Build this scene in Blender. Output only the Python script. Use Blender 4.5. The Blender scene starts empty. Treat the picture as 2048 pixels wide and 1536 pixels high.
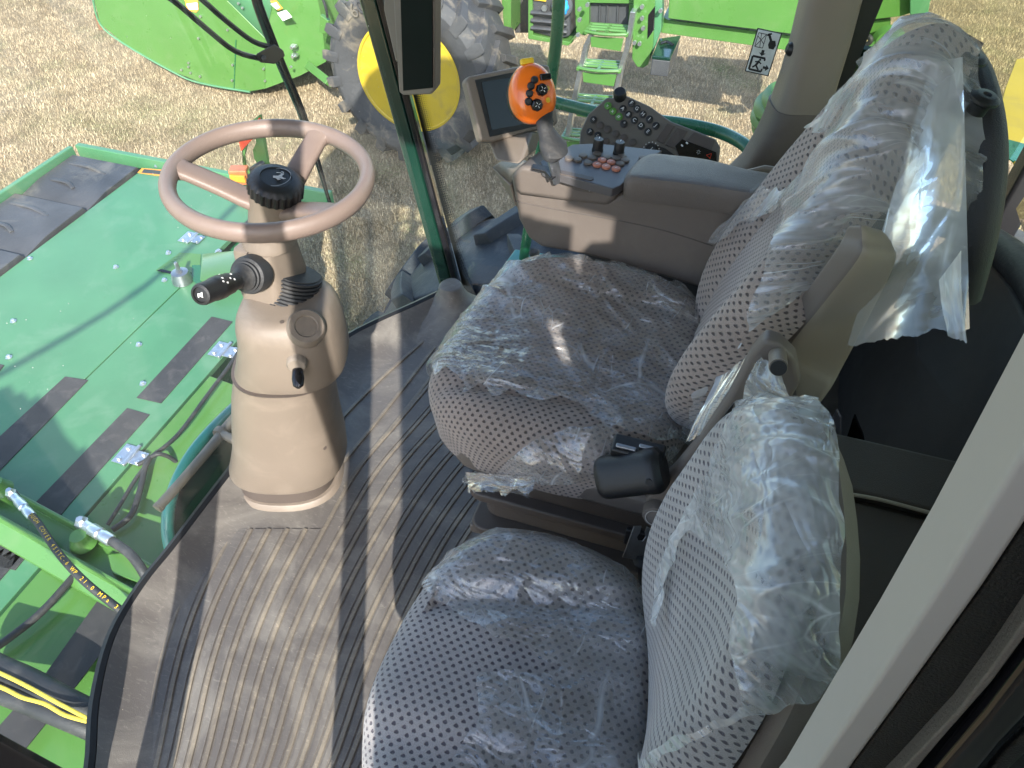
import bpy, bmesh, math, random
import numpy as np
from mathutils import Vector as V, Matrix, noise
from mathutils.bvhtree import BVHTree
R = math.radians
random.seed(7); np.random.seed(7)
sc = bpy.context.scene
COL = sc.collection
# ---------------------------------------------------------------- camera
F = 1462.0; PITCH = R(46); YAW = R(18.4); CZ = 1.55
cam = bpy.data.cameras.new('camera'); camo = bpy.data.objects.new('camera', cam); COL.objects.link(camo)
camo.location = (0, 0, CZ); camo.rotation_euler = (R(90) - PITCH, 0, YAW)
cam.sensor_width = 36; cam.lens = 36 * F / 2048; cam.clip_start = 0.02; cam.clip_end = 500
sc.camera = camo
cP, sP, cW, sW = math.cos(PITCH), math.sin(PITCH), math.cos(YAW), math.sin(YAW)
# ---------------------------------------------------------------- light
SUN_EL = R(35); TRAVEL = V((-0.42, 0.907, 0)).normalized()
w = bpy.data.worlds.new('World'); sc.world = w; w.use_nodes = True
nt = w.node_tree; bg = nt.nodes['Background']
sky = nt.nodes.new('ShaderNodeTexSky'); sky.sky_type = 'NISHITA'; sky.sun_disc = False
sky.sun_elevation = SUN_EL; sky.sun_rotation = math.atan2(-TRAVEL.x, -TRAVEL.y)
nt.links.new(sky.outputs[0], bg.inputs[0]); bg.inputs[1].default_value = 0.15
sl = bpy.data.lights.new('sun', 'SUN'); sl.energy = 3.1; sl.angle = R(0.53); sl.color = (1, 0.955, 0.89)
so = bpy.data.objects.new('sun', sl); COL.objects.link(so)
sd = V((TRAVEL.x * math.cos(SUN_EL), TRAVEL.y * math.cos(SUN_EL), -math.sin(SUN_EL)))
so.rotation_euler = sd.to_track_quat('-Z', 'Y').to_euler(); so.location = (3, -6, 8)
sc.view_settings.view_transform = 'Standard'; sc.view_settings.look = 'None'
sc.view_settings.exposure = 1.75; sc.view_settings.gamma = 1.0
# ---------------------------------------------------------------- measuring
def ray(px, py):
    r = (px - 1024) / F; u = (768 - py) / F; fh = cP + u * sP
    return V((r * cW - fh * sW, r * sW + fh * cW, -sP + u * cP))
def at(px, py, X=None, Y=None, Z=None, D=None):
    v = ray(px, py)
    if D is None: D = X / v.x if X is not None else Y / v.y if Y is not None else (Z - CZ) / v.z
    return V((0, 0, CZ)) + v * D
def proj(p):
    v = (p[0], p[1], p[2] - CZ); r = v[0] * cW + v[1] * sW; fh = -v[0] * sW + v[1] * cW
    dep = fh * cP - v[2] * sP; u = fh * sP + v[2] * cP
    return 1024 + F * r / dep, 768 - F * u / dep
def inpoly(x, y, P):
    c = False; j = len(P) - 1
    for i in range(len(P)):
        if (P[i][1] > y) != (P[j][1] > y) and x < (P[j][0] - P[i][0]) * (y - P[i][1]) / (P[j][1] - P[i][1]) + P[i][0]: c = not c
        j = i
    return c
# ---------------------------------------------------------------- mesh builder
def frame(n, up=V((0, 0, 1))):
    n = V(n).normalized()
    if abs(n.dot(up)) > .98: up = V((0, 1, 0))
    x = up.cross(n).normalized(); return x, n.cross(x), n
class MB:
    def __init__(s): s.v = []; s.f = []; s.m = []; s.uv = None
    def add(s, vs, fs, m=0):
        o = len(s.v); s.v += [V(p) for p in vs]; s.f += [tuple(i + o for i in f) for f in fs]; s.m += [m] * len(fs); return s
    def box(s, c, d, rot=None, m=0):
        M = rot or Matrix.Identity(3); c = V(c)
        vs = [c + M @ V((x * d[0] / 2, y * d[1] / 2, z * d[2] / 2)) for x in (-1, 1) for y in (-1, 1) for z in (-1, 1)]
        return s.add(vs, [(0, 1, 3, 2), (4, 6, 7, 5), (0, 4, 5, 1), (2, 3, 7, 6), (0, 2, 6, 4), (1, 5, 7, 3)], m)
    def loft(s, rings, m=0, cap=True, close=True):
        n = len(rings[0]); vs = [p for r in rings for p in r]; fs = []
        for i in range(len(rings) - 1):
            for j in range(n if close else n - 1):
                a = i * n + j; b = i * n + (j + 1) % n; fs.append((a, b, b + n, a + n))
        if cap and close: fs.append(tuple(range(n - 1, -1, -1))); fs.append(tuple((len(rings) - 1) * n + k for k in range(n)))
        return s.add(vs, fs, m)
    def lathe(s, prof, o, ax, n=32, m=0, cap=True):
        x, y, z = frame(ax); o = V(o)
        return s.loft([[o + z * h + (x * math.cos(2 * math.pi * k / n) + y * math.sin(2 * math.pi * k / n)) * r for k in range(n)] for r, h in prof], m, cap)
    def cyl(s, p0, p1, r0, r1=None, n=20, m=0):
        p0 = V(p0); p1 = V(p1); L = (p1 - p0).length
        return s.lathe([(r0, 0), (r0 if r1 is None else r1, L)], p0, p1 - p0, n, m)
    def tube(s, pts, r, n=12, m=0, smooth=3, flat=1.0):
        P = [V(p) for p in pts]
        if smooth > 1: P = spline(P, smooth)
        T = [(P[min(i + 1, len(P) - 1)] - P[max(i - 1, 0)]).normalized() for i in range(len(P))]
        x, y, _ = frame(T[0]); rings = []
        for i, p in enumerate(P):
            if i: q = T[i - 1].rotation_difference(T[i]); x = q @ x; y = q @ y
            rr = r[min(int(i * len(r) / len(P)), len(r) - 1)] if isinstance(r, (list, tuple)) else r(i / (len(P) - 1)) if callable(r) else r
            rings.append([p + (x * math.cos(2 * math.pi * k / n) + y * flat * math.sin(2 * math.pi * k / n)) * rr for k in range(n)])
        return s.loft(rings, m)
    def prism(s, poly, o, ux, uy, th, m=0):
        ux = V(ux); uy = V(uy); nn = ux.cross(uy).normalized(); o = V(o)
        a = [o + ux * p[0] + uy * p[1] for p in poly]; n = len(a)
        b = [p - nn * th for p in a]
        return s.add(a + b, [tuple(range(n)), tuple(range(2 * n - 1, n - 1, -1))] + [(j, (j + n), (j + 1) % n + n, (j + 1) % n) for j in range(n)], m)
    def poly3(s, pts, n, th, m=0):
        a = [V(p) for p in pts]; k = len(a); b = [p - V(n) * th for p in a]
        return s.add(a + b, [tuple(range(k)), tuple(range(2 * k - 1, k - 1, -1))] + [(j, j + k, (j + 1) % k + k, (j + 1) % k) for j in range(k)], m)
    def grid(s, fn, nu, nv, m=0):
        vs = [fn(i / nu, j / nv) for j in range(nv + 1) for i in range(nu + 1)]
        return s.add(vs, [(j * (nu + 1) + i, j * (nu + 1) + i + 1, (j + 1) * (nu + 1) + i + 1, (j + 1) * (nu + 1) + i) for j in range(nv) for i in range(nu)], m)
def spline(P, k, closed=False):
    out = []; n = len(P)
    for i in range(n if closed else n - 1):
        g = (lambda j: P[j % n]) if closed else (lambda j: P[max(0, min(n - 1, j))])
        p0, p1, p2, p3 = g(i - 1), g(i), g(i + 1), g(i + 2)
        for t in range(k):
            t /= k; out.append(0.5 * ((2 * p1) + (p2 - p0) * t + (2 * p0 - 5 * p1 + 4 * p2 - p3) * t * t + (3 * p1 - p0 - 3 * p2 + p3) * t ** 3))
    if not closed: out.append(P[-1])
    return out
def obj(name, mb, mats, parent=None, bevel=0, ang=40, smooth=True, solid=0, fix=True, seg=2):
    me = bpy.data.meshes.new(name)
    off = PW.get(parent, V((0, 0, 0))) if parent else V((0, 0, 0))
    me.from_pydata([p - off for p in mb.v], [], mb.f)
    if fix:
        bm = bmesh.new(); bm.from_mesh(me); bmesh.ops.recalc_face_normals(bm, faces=bm.faces); bm.to_mesh(me); bm.free()
    for m in (mats if isinstance(mats, (list, tuple)) else [mats]): me.materials.append(m)
    if len(me.materials) > 1: me.polygons.foreach_set('material_index', mb.m)
    if mb.uv:
        L = me.uv_layers.new(name='UVMap'); idx = np.zeros(len(me.loops), int); me.loops.foreach_get('vertex_index', idx)
        L.data.foreach_set('uv', np.array(mb.uv, dtype=np.float32)[idx].ravel())
    if smooth: me.shade_smooth(); me.set_sharp_from_angle(angle=R(ang))
    o = bpy.data.objects.new(name, me); COL.objects.link(o)
    PW[o] = off
    if parent: o.parent = parent
    if bevel:
        b = o.modifiers.new('b', 'BEVEL'); b.width = bevel; b.segments = seg; b.limit_method = 'ANGLE'; b.angle_limit = R(35); b.harden_normals = True
    if solid:
        b = o.modifiers.new('s', 'SOLIDIFY'); b.thickness = solid
    return o
PW = {}
def tag(o, label=None, cat=None, group=None, kind=None):
    if label: o['label'] = label
    if cat: o['category'] = cat
    if group: o['group'] = group
    if kind: o['kind'] = kind
    return o
def thing(name, loc, label, cat, group=None):
    o = bpy.data.objects.new(name, None); COL.objects.link(o); o.location = loc; o.empty_display_size = .05
    PW[o] = V(loc); return tag(o, label, cat, group)
def bvh(mb): return BVHTree.FromPolygons([tuple(p) for p in mb.v], mb.f)
def hit(tree, px, py, miss=1.5):
    v = ray(px, py).normalized(); h = tree.ray_cast((0, 0, CZ), v)
    if h[0] is None: return at(px, py, D=miss), -v
    n = h[1] if h[1].dot(v) < 0 else -h[1]
    return h[0], n
def text(s, size=1.0, th=0.0):
    cu = bpy.data.curves.new('t', 'FONT'); cu.body = s; cu.size = size; cu.align_x = 'CENTER'; cu.align_y = 'CENTER'; cu.extrude = th; cu.resolution_u = 2
    o = bpy.data.objects.new('t', cu); COL.objects.link(o); dg = bpy.context.evaluated_depsgraph_get(); me = bpy.data.meshes.new_from_object(o.evaluated_get(dg))
    vs = [v.co.copy() for v in me.vertices]; fs = [tuple(p.vertices) for p in me.polygons]
    bpy.data.objects.remove(o); bpy.data.curves.remove(cu); bpy.data.meshes.remove(me); return vs, fs
def put(mb, vf, o, x, y, m=0, sc_=1):
    vs, fs = vf; x = V(x).normalized(); y = V(y).normalized(); n = x.cross(y)
    mb.add([V(o) + x * v[0] * sc_ + y * v[1] * sc_ + n * v[2] for v in vs], fs, m)
def rrect(w_, h_, r, k=4):
    out = []
    for cx, cy, a0 in ((w_ / 2 - r, h_ / 2 - r, 0), (-w_ / 2 + r, h_ / 2 - r, 90), (-w_ / 2 + r, -h_ / 2 + r, 180), (w_ / 2 - r, -h_ / 2 + r, 270)):
        for i in range(k + 1):
            a = R(a0 + 90 * i / k); out.append((cx + r * math.cos(a), cy + r * math.sin(a)))
    return out
# ---------------------------------------------------------------- materials
class NT:
    def __init__(s, name):
        s.mat = bpy.data.materials.new(name); s.mat.use_nodes = True; s.t = s.mat.node_tree; s.n = s.t.nodes; s.l = s.t.links
        s.b = s.n['Principled BSDF']; s.out = s.n['Material Output']; s.tc = None
    def new(s, t, **k):
        n = s.n.new(t)
        for a, b in k.items(): setattr(n, a, b)
        return n
    def ln(s, a, b): s.l.new(a, b)
    def co(s, kind='Object'):
        if not s.tc: s.tc = s.new('ShaderNodeTexCoord')
        return s.tc.outputs[kind]
    def noise(s, scale, detail=4, rough=.55, vec=None, dist=0, out=0, stretch=None):
        n = s.new('ShaderNodeTexNoise'); n.inputs['Scale'].default_value = scale; n.inputs['Detail'].default_value = detail; n.inputs['Roughness'].default_value = rough; n.inputs['Distortion'].default_value = dist
        v = vec or s.co()
        if stretch:
            mp = s.new('ShaderNodeMapping'); mp.inputs['Scale'].default_value = stretch[:3]
            if len(stretch) > 3: mp.inputs['Rotation'].default_value = (0, 0, stretch[3])
            s.ln(v, mp.inputs[0]); v = mp.outputs[0]
        s.ln(v, n.inputs['Vector']); return n.outputs[out]
    def ramp(s, f, stops):
        r = s.new('ShaderNodeValToRGB'); e = r.color_ramp.elements
        while len(e) < len(stops): e.new(.5)
        for k, (p, c) in enumerate(stops): e[k].position = p; e[k].color = (c if isinstance(c, (tuple, list)) else (c, c, c)) + ((1,) if not isinstance(c, (tuple, list)) or len(c) == 3 else ()) if isinstance(c, (tuple, list)) else (c, c, c, 1)
        s.ln(f, r.inputs[0]); return r.outputs[0]
    def math(s, op, a, b=None, c=None):
        m = s.new('ShaderNodeMath', operation=op)
        for i, x in enumerate((a, b, c)):
            if x is None: continue
            if isinstance(x, (int, float)): m.inputs[i].default_value = x
            else: s.ln(x, m.inputs[i])
        return m.outputs[0]
    def mix(s, f, a, b, mode='MIX'):
        m = s.new('ShaderNodeMix', data_type='RGBA', blend_type=mode)
        for i, x in ((0, f), (6, a), (7, b)):
            if isinstance(x, (int, float)): m.inputs[i].default_value = x
            elif isinstance(x, (tuple, list)): m.inputs[i].default_value = tuple(x) + (1,) * (4 - len(x))
            else: s.ln(x, m.inputs[i])
        return m.outputs[2]
    def bump(s, h, dist, strength=1, nrm=None):
        b = s.new('ShaderNodeBump'); b.inputs['Distance'].default_value = dist; b.inputs['Strength'].default_value = strength
        s.ln(h, b.inputs['Height'])
        if nrm: s.ln(nrm, b.inputs['Normal'])
        return b.outputs[0]
    def set(s, **k):
        for a, b in k.items():
            i = s.b.inputs[a.replace('_', ' ')]
            if isinstance(b, bpy.types.NodeSocket): s.ln(b, i)
            else: i.default_value = tuple(b) + (1,) * (4 - len(b)) if isinstance(b, (tuple, list)) and len(b) == 3 else b
        return s
def surf(name, col, rough=.5, var=.15, vs=6, bs=0, bd=0, metal=0, dirt=None, df=.5, spec=.5, coat=0, rv=.1):
    m = NT(name); n1 = m.noise(vs, 5)
    dk = tuple(c * (1 - var) for c in col); lt = tuple(min(1, c * (1 + var)) for c in col)
    c = m.mix(m.ramp(n1, [(.3, 0.), (.7, 1.)]), dk, lt)
    if dirt: c = m.mix(m.math('MULTIPLY', m.ramp(m.noise(vs * 1.7, 8, .65, dist=.6), [(.52, 0.), (.72, 1.)]), df), c, dirt)
    m.set(Base_Color=c, Metallic=metal, Roughness=m.math('MULTIPLY_ADD', m.noise(vs * 3, 6, .6), rv * 2, rough - rv), Specular_IOR_Level=spec, Coat_Weight=coat, Coat_Roughness=.08)
    if bs: m.set(Normal=m.bump(m.noise(bs, 3, .6), bd))
    return m.mat
M = {}
M['tan'] = surf('tan_plastic', (.185, .150, .118), .42, .06, 5, 900, .0006, dirt=(.36, .30, .24), df=.25)
M['wheel'] = surf('wheel_vinyl', (.195, .145, .122), .36, .05, 5, 900, .0005, dirt=(.30, .25, .2), df=.2)
M['taupe'] = surf('taupe_plastic', (.128, .106, .090), .5, .07, 6, 900, .0006, dirt=(.22, .19, .16), df=.2)
M['taupe_dk'] = surf('dark_taupe', (.085, .068, .058), .5, .08, 5, 700, .0006)
M['pillar'] = surf('pillar_trim', (.22, .185, .15), .38, .05, 5, 1200, .0005)
M['shell'] = surf('seat_shell', (.15, .125, .108), .5, .08, 5, 700, .0005)
M['armrest'] = surf('armrest_vinyl', (.30, .25, .185), .42, .05, 8, 1500, .0010)
M['deckgray'] = surf('deck_gray', (.085, .080, .082), .35, .08, 6, 700, .0005)
M['kpad'] = surf('keypad_taupe', (.135, .120, .100), .48, .06, 6, 700, .0005)
M['pad'] = surf('pad_vinyl', (.13, .11, .095), .38, .05, 8, 500, .0015)
M['black'] = surf('black_plastic', (.012, .012, .013), .38, .2, 8, 900, .0005)
M['blackgloss'] = surf('black_gloss', (.008, .008, .01), .08, .1, 8, rv=.03)
M['rubber'] = surf('rubber', (.022, .023, .025), .6, .3, 9, 120, .001, dirt=(.10, .09, .08), df=.4)
M['bulk'] = surf('dark_bulkhead', (.028, .028, .030), .45, .1, 5, 600, .001)
M['box'] = surf('storage_vinyl', (.085, .070, .054), .5, .1, 6, 500, .0012)
M['green'] = surf('green_paint', (.075, .185, .042), .30, .05, 3, dirt=(.14, .22, .09), df=.3, coat=.3)
M['green2'] = surf('worn_green_sky_glare', (.070, .20, .095), .36, .10, 2.5, dirt=(.15, .26, .16), df=.5, coat=.15)  # worn green with the deck's pale teal sky glare mixed into its colour
M['dkgreen'] = surf('dark_green_tube', (.012, .12, .05), .28, .08, 4, coat=.3)
M['postgreen'] = surf('post_green_black', (.006, .03, .02), .15, .1, 4, coat=.5)
M['yellow'] = surf('yellow_paint', (.50, .35, .025), .42, .08, 3, dirt=(.28, .21, .08), df=.6)
M['zinc'] = surf('zinc', (.62, .64, .66), .32, .15, 40, metal=.9, dirt=(.3, .25, .2), df=.3)
M['steel'] = surf('steel', (.35, .36, .38), .35, .15, 40, metal=.9)
M['grip'] = surf('anti_slip', (.040, .038, .040), .75, .15, 9, 700, .002, dirt=(.16, .14, .13), df=.35)
M['conveyor'] = surf('rubber_flap', (.052, .052, .056), .45, .3, 3, 60, .0015, dirt=(.19, .17, .14), df=.55)
M['orange'] = surf('orange_plastic', (.85, .17, .012), .22, .03, 5, coat=.3)
M['yel'] = surf('yellow_switch', (.75, .48, .02), .35, .05, 8)
M['amber'] = surf('amber_lens', (.8, .25, .02), .2, .1, 30)
M['amberdk'] = surf('amber_dirty', (.42, .13, .05), .35, .2, 30)
M['red'] = surf('red_reflector', (.75, .06, .02), .3, .1, 10)
M['white'] = surf('white_mark', (.75, .75, .74), .5, .03, 8)
M['graymark'] = surf('gray_mark', (.38, .38, .37), .5, .03, 8)
M['blue'] = surf('blue_cap', (.03, .30, .75), .35, .06, 8)
M['keygreen'] = surf('green_key', (.09, .26, .04), .45, .05, 8)
M['keyorange'] = surf('orange_key', (.50, .19, .12), .45, .05, 8)
M['tank'] = surf('tank_plastic', (.05, .052, .056), .5, .15, 6, 90, .001, dirt=(.16, .15, .13), df=.3)
M['cream'] = surf('cream_piping', (.42, .38, .28), .5, .05, 8)
M['grayblue'] = surf('gray_frame', (.44, .40, .365), .4, .04, 6)
M['pfabric'] = surf('pouch_gray', (.22, .22, .25), .35, .2, 30)
M['labelo'] = surf('label_orange', (.80, .30, .05), .5, .05, 30)
M['labelw'] = surf('label_white', (.88, .87, .85), .5, .1, 60)
M['ylt'] = surf('yellow_webbing', (.75, .55, .06), .7, .15, 90, 500, .001)
M['mondisp'] = surf('monitor_glass', (.006, .006, .007), .35, .1, 8, spec=.12)
M['screen'] = surf('screen_glass', (.012, .015, .022), .12, .05, 8, rv=.02)
M['mudtyre'] = surf('tyre_rubber', (.050, .050, .052), .7, .2, 2.5, 30, .004, dirt=(.27, .22, .16), df=.85, rv=.05)
M['owntyre'] = surf('own_tyre_rubber', (.016, .021, .027), .6, .25, 6, 60, .002, dirt=(.11, .10, .09), df=.5)
M['teal'] = surf('teal_platform', (.03, .22, .18), .3, .1, 8, coat=.3)
M['rust'] = surf('bare_edge', (.20, .10, .05), .7, .3, 60)
# mud grading of the far tyre tread and the floor mat
def mat_floor(name, col, dust, amt):
    m = NT(name)
    sw = m.ramp(m.noise(3.2, 9, .68, dist=1.8), [(.45, 0.), (.75, 1.)])
    sc2 = m.ramp(m.noise(26, 6, .7, dist=2.5, stretch=(1, 3, 1)), [(.55, 0.), (.70, 1.)])
    f = m.math('MULTIPLY', m.math('ADD', m.math('MULTIPLY', sw, .75), m.math('MULTIPLY', sc2, .45)), amt)
    sp = m.new('ShaderNodeTexVoronoi'); sp.inputs['Scale'].default_value = 55; m.ln(m.co(), sp.inputs['Vector'])
    spk = m.math('MULTIPLY', m.math('LESS_THAN', sp.outputs['Distance'], .05), m.math('GREATER_THAN', m.noise(9, 2), .55))
    c = m.mix(f, col, dust); c = m.mix(m.math('MULTIPLY', spk, .8), c, (.45, .38, .28))
    m.set(Base_Color=c, Roughness=m.math('MULTIPLY_ADD', f, .25, .40), Normal=m.bump(m.noise(700, 2), .0008))
    return m.mat
M['mat'] = mat_floor('floor_mat', (.098, .088, .080), (.26, .24, .205), .85)
M['groove'] = mat_floor('mat_channel', (.13, .112, .090), (.34, .29, .215), 1.0)
# seat fabric: staggered dark three-lobed tufts on beige-grey weave
def fabric(name, base, dark, pu=.0160, pv=.0088):
    m = NT(name); uv = m.new('ShaderNodeUVMap'); sp = m.new('ShaderNodeSeparateXYZ'); m.ln(uv.outputs[0], sp.inputs[0])
    wob = m.new('ShaderNodeTexNoise'); wob.inputs['Scale'].default_value = 9; m.ln(uv.outputs[0], wob.inputs['Vector'])
    ws = m.math('MULTIPLY_ADD', wob.outputs[0], .012, -.006)
    u = m.math('DIVIDE', m.math('ADD', sp.outputs[0], ws), pu); v = m.math('DIVIDE', m.math('ADD', sp.outputs[1], ws), pv)
    row = m.math('FLOOR', v); u2 = m.math('ADD', u, m.math('MULTIPLY', row, .5))
    fu = m.math('MULTIPLY', m.math('SUBTRACT', m.math('FRACT', u2), .5), pu * 1000); fv = m.math('MULTIPLY', m.math('SUBTRACT', m.math('FRACT', v), .5), pv * 1000)
    r = m.math('SQRT', m.math('ADD', m.math('MULTIPLY', fu, fu), m.math('MULTIPLY', m.math('MULTIPLY', fv, fv), 1.5)))
    th = m.math('ARCTAN2', fv, fu)
    lob = m.math('MULTIPLY_ADD', m.math('COSINE', m.math('MULTIPLY_ADD', th, 3, 1.57)), 0.28, 3.05)
    fine = m.new('ShaderNodeTexNoise'); fine.inputs['Scale'].default_value = 600; fine.inputs['Detail'].default_value = 2; m.ln(uv.outputs[0], fine.inputs['Vector'])
    rr = m.math('SUBTRACT', r, m.math('MULTIPLY_ADD', fine.outputs[0], 2.4, -1.2))
    d = m.math('SMOOTH_MIN', m.math('SUBTRACT', rr, lob), 2.0, .1)
    mask = m.new('ShaderNodeMapRange'); mask.inputs['From Min'].default_value = -.5; mask.inputs['From Max'].default_value = .6; mask.inputs['To Min'].default_value = 1; mask.inputs['To Max'].default_value = 0
    m.ln(d, mask.inputs['Value'])
    big = m.new('ShaderNodeTexNoise'); big.inputs['Scale'].default_value = 7; m.ln(uv.outputs[0], big.inputs['Vector'])
    b2 = m.mix(m.ramp(big.outputs[0], [(.3, 0.), (.7, 1.)]), tuple(c * .88 for c in base), tuple(c * 1.1 for c in base))
    b2 = m.mix(m.math('MULTIPLY', m.ramp(fine.outputs[0], [(.35, 1.), (.6, 0.)]), .45), b2, tuple(c * .5 for c in base))
    c = m.mix(mask.outputs[0], b2, dark)
    h = m.math('ADD', m.math('MULTIPLY', fine.outputs[0], .5), m.math('MULTIPLY', mask.outputs[0], -1.2))
    m.set(Base_Color=c, Roughness=.9, Specular_IOR_Level=.15, Sheen_Weight=.25, Normal=m.bump(h, .0011))
    return m.mat
M['fab1'] = fabric('fabric_warm', (.33, .27, .235), (.085, .070, .066))
M['fab2'] = fabric('fabric_grey', (.35, .325, .315), (.085, .075, .088))
def film(name, veil=.10, rot=.5, fs_=(14, 44, .33), gk=1.0, fk=1.0):
    m = NT(name); uv = m.new('ShaderNodeUVMap'); U = uv.outputs[0]; m.n.remove(m.b)
    def facet(scale, k, st, warp):
        mp = m.new('ShaderNodeMapping'); mp.inputs['Scale'].default_value = (st[0], st[1], 1); mp.inputs['Rotation'].default_value = (0, 0, st[2]); m.ln(U, mp.inputs[0])
        nz = m.new('ShaderNodeTexNoise'); nz.inputs['Scale'].default_value = scale * .35; nz.inputs['Detail'].default_value = 2; m.ln(mp.outputs[0], nz.inputs['Vector'])
        vm = m.new('ShaderNodeVectorMath', operation='MULTIPLY_ADD'); m.ln(nz.outputs['Color'], vm.inputs[0]); vm.inputs[1].default_value = (warp, warp, warp); m.ln(mp.outputs[0], vm.inputs[2])
        vo = m.new('ShaderNodeTexVoronoi'); vo.inputs['Scale'].default_value = scale; m.ln(vm.outputs[0], vo.inputs['Vector'])
        v2 = m.new('ShaderNodeVectorMath', operation='SUBTRACT'); m.ln(vo.outputs['Color'], v2.inputs[0]); v2.inputs[1].default_value = (.5, .5, .5)
        v3 = m.new('ShaderNodeVectorMath', operation='SCALE'); m.ln(v2.outputs[0], v3.inputs[0]); v3.inputs['Scale'].default_value = k
        ve = m.new('ShaderNodeTexVoronoi', feature='DISTANCE_TO_EDGE'); ve.inputs['Scale'].default_value = scale; m.ln(vm.outputs[0], ve.inputs['Vector'])
        return v3.outputs[0], ve.outputs['Distance']
    f1, e1 = facet(fs_[0], .26 * fk, (1, fs_[2], rot), .10); f2, e2 = facet(fs_[1], .22 * fk, (1, fs_[3] if len(fs_) > 3 else .4, rot - .5), .04)
    bag = len(fs_) > 3
    n1 = m.noise(24 if bag else 7, 3, .5, vec=U, dist=.2 if bag else .6, stretch=(1, .07 if bag else 3.2, 1, 0 if bag else .5)); r1 = m.math('ABSOLUTE', m.math('SUBTRACT', n1, .5))
    nb = m.bump(r1, .009 if bag else .02)
    a = m.new('ShaderNodeVectorMath', operation='ADD'); m.ln(f1, a.inputs[0]); m.ln(f2, a.inputs[1])
    a2 = m.new('ShaderNodeVectorMath', operation='ADD'); m.ln(a.outputs[0], a2.inputs[0]); m.ln(nb, a2.inputs[1])
    a3 = m.new('ShaderNodeVectorMath', operation='NORMALIZE'); m.ln(a2.outputs[0], a3.inputs[0]); nr = a3.outputs[0]
    crease = m.math('MAXIMUM', m.ramp(e1, [(0., 1.), (.022, 0.)]), m.math('MULTIPLY', m.ramp(e2, [(0., 1.), (.05, 0.)]), .35))
    crease = m.math('MULTIPLY', crease, m.ramp(m.noise(11, 3, .6, vec=U), [(.45, 0.), (.6, 1.)]))
    patch = m.ramp(m.noise(12 if bag else 6, 4, .6, vec=U, dist=.5, stretch=(1, .3 if bag else 2.2, 1, 0 if bag else .5)), [(.42, 0.), (.62, 1.)])
    lw = m.new('ShaderNodeLayerWeight'); lw.inputs['Blend'].default_value = .30; m.ln(nr, lw.inputs['Normal'])
    fac = m.math('ADD', m.math('MULTIPLY_ADD', patch, veil * 1.4, veil * .6), m.math('MULTIPLY', crease, .42))
    fac = m.math('MINIMUM', m.math('ADD', fac, m.math('MULTIPLY', lw.outputs['Facing'], .22)), .8)
    gl = m.new('ShaderNodeBsdfGlossy'); gl.inputs['Roughness'].default_value = .20; gl.inputs['Color'].default_value = (1, 1, 1, 1); m.ln(nr, gl.inputs['Normal'])
    df = m.new('ShaderNodeBsdfDiffuse'); df.inputs['Color'].default_value = (.86, .88, .90, 1); m.ln(nr, df.inputs['Normal'])
    tl = m.new('ShaderNodeBsdfTranslucent'); tl.inputs['Color'].default_value = (.86, .87, .89, 1); m.ln(nr, tl.inputs['Normal'])
    m1 = m.new('ShaderNodeMixShader'); m1.inputs[0].default_value = .4; m.ln(df.outputs[0], m1.inputs[1]); m.ln(tl.outputs[0], m1.inputs[2])
    tr = m.new('ShaderNodeBsdfTransparent'); tr.inputs['Color'].default_value = (.98, .985, .99, 1)
    m2 = m.new('ShaderNodeMixShader'); m.ln(fac, m2.inputs[0]); m.ln(tr.outputs[0], m2.inputs[1]); m.ln(m1.outputs[0], m2.inputs[2])
    m3 = m.new('ShaderNodeMixShader'); m.ln(m.math('MULTIPLY_ADD', lw.outputs['Fresnel'], 1.3 * gk, .06), m3.inputs[0]); m.ln(m2.outputs[0], m3.inputs[1]); m.ln(gl.outputs[0], m3.inputs[2])
    m.ln(m3.outputs[0], m.out.inputs[0]); return m.mat
M['film'] = film('plastic_film', .12, .5, (11, 40, .30), gk=.42, fk=.75); M['film2'] = film('plastic_film_milky', .25, 1.1, (13, 45, .35), .42, .65); M['film3'] = film('plastic_film_bag', .24, 0, (24, 75, .07, .10), .38, .5)
def glass(name, tint=(.93, .97, .95), dots=False, dirt=.0):
    m = NT(name); m.n.remove(m.b)
    tr = m.new('ShaderNodeBsdfTransparent'); tr.inputs[0].default_value = tint + (1,)
    gl = m.new('ShaderNodeBsdfGlossy'); gl.inputs['Roughness'].default_value = .02
    fr = m.new('ShaderNodeFresnel'); fr.inputs[0].default_value = 1.45
    mx = m.new('ShaderNodeMixShader'); m.ln(m.math('MULTIPLY', fr.outputs[0], .8), mx.inputs[0]); m.ln(tr.outputs[0], mx.inputs[1]); m.ln(gl.outputs[0], mx.inputs[2])
    last = mx.outputs[0]
    if dirt:
        sp = m.new('ShaderNodeTexVoronoi'); sp.inputs['Scale'].default_value = 45; m.ln(m.co(), sp.inputs['Vector'])
        s1 = m.math('MULTIPLY', m.math('LESS_THAN', sp.outputs['Distance'], .055), m.ramp(m.noise(4, 3), [(.5, 0.), (.62, 1.)]))
        df = m.new('ShaderNodeBsdfDiffuse'); df.inputs[0].default_value = (.7, .7, .66, 1)
        m4 = m.new('ShaderNodeMixShader'); m.ln(m.math('MULTIPLY', m.math('MAXIMUM', m.math('MULTIPLY', s1, 1.0), m.math('MULTIPLY', m.ramp(m.noise(2.2, 6, .6, dist=1), [(.2, .25), (.8, 1.)]), .09)), dirt), m4.inputs[0]); m.ln(last, m4.inputs[1]); m.ln(df.outputs[0], m4.inputs[2]); last = m4.outputs[0]  # broad veil over the pane stands in for sky haze; the specks are dirt
    m.ln(last, m.out.inputs[0]); return m.mat
M['glass'] = glass('clear_glass', dirt=.5); M['glassr'] = glass('side_glass', (.92, .96, .94), dirt=.3); M['tint'] = glass('tinted_glass', (.62, .66, .50))
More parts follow.
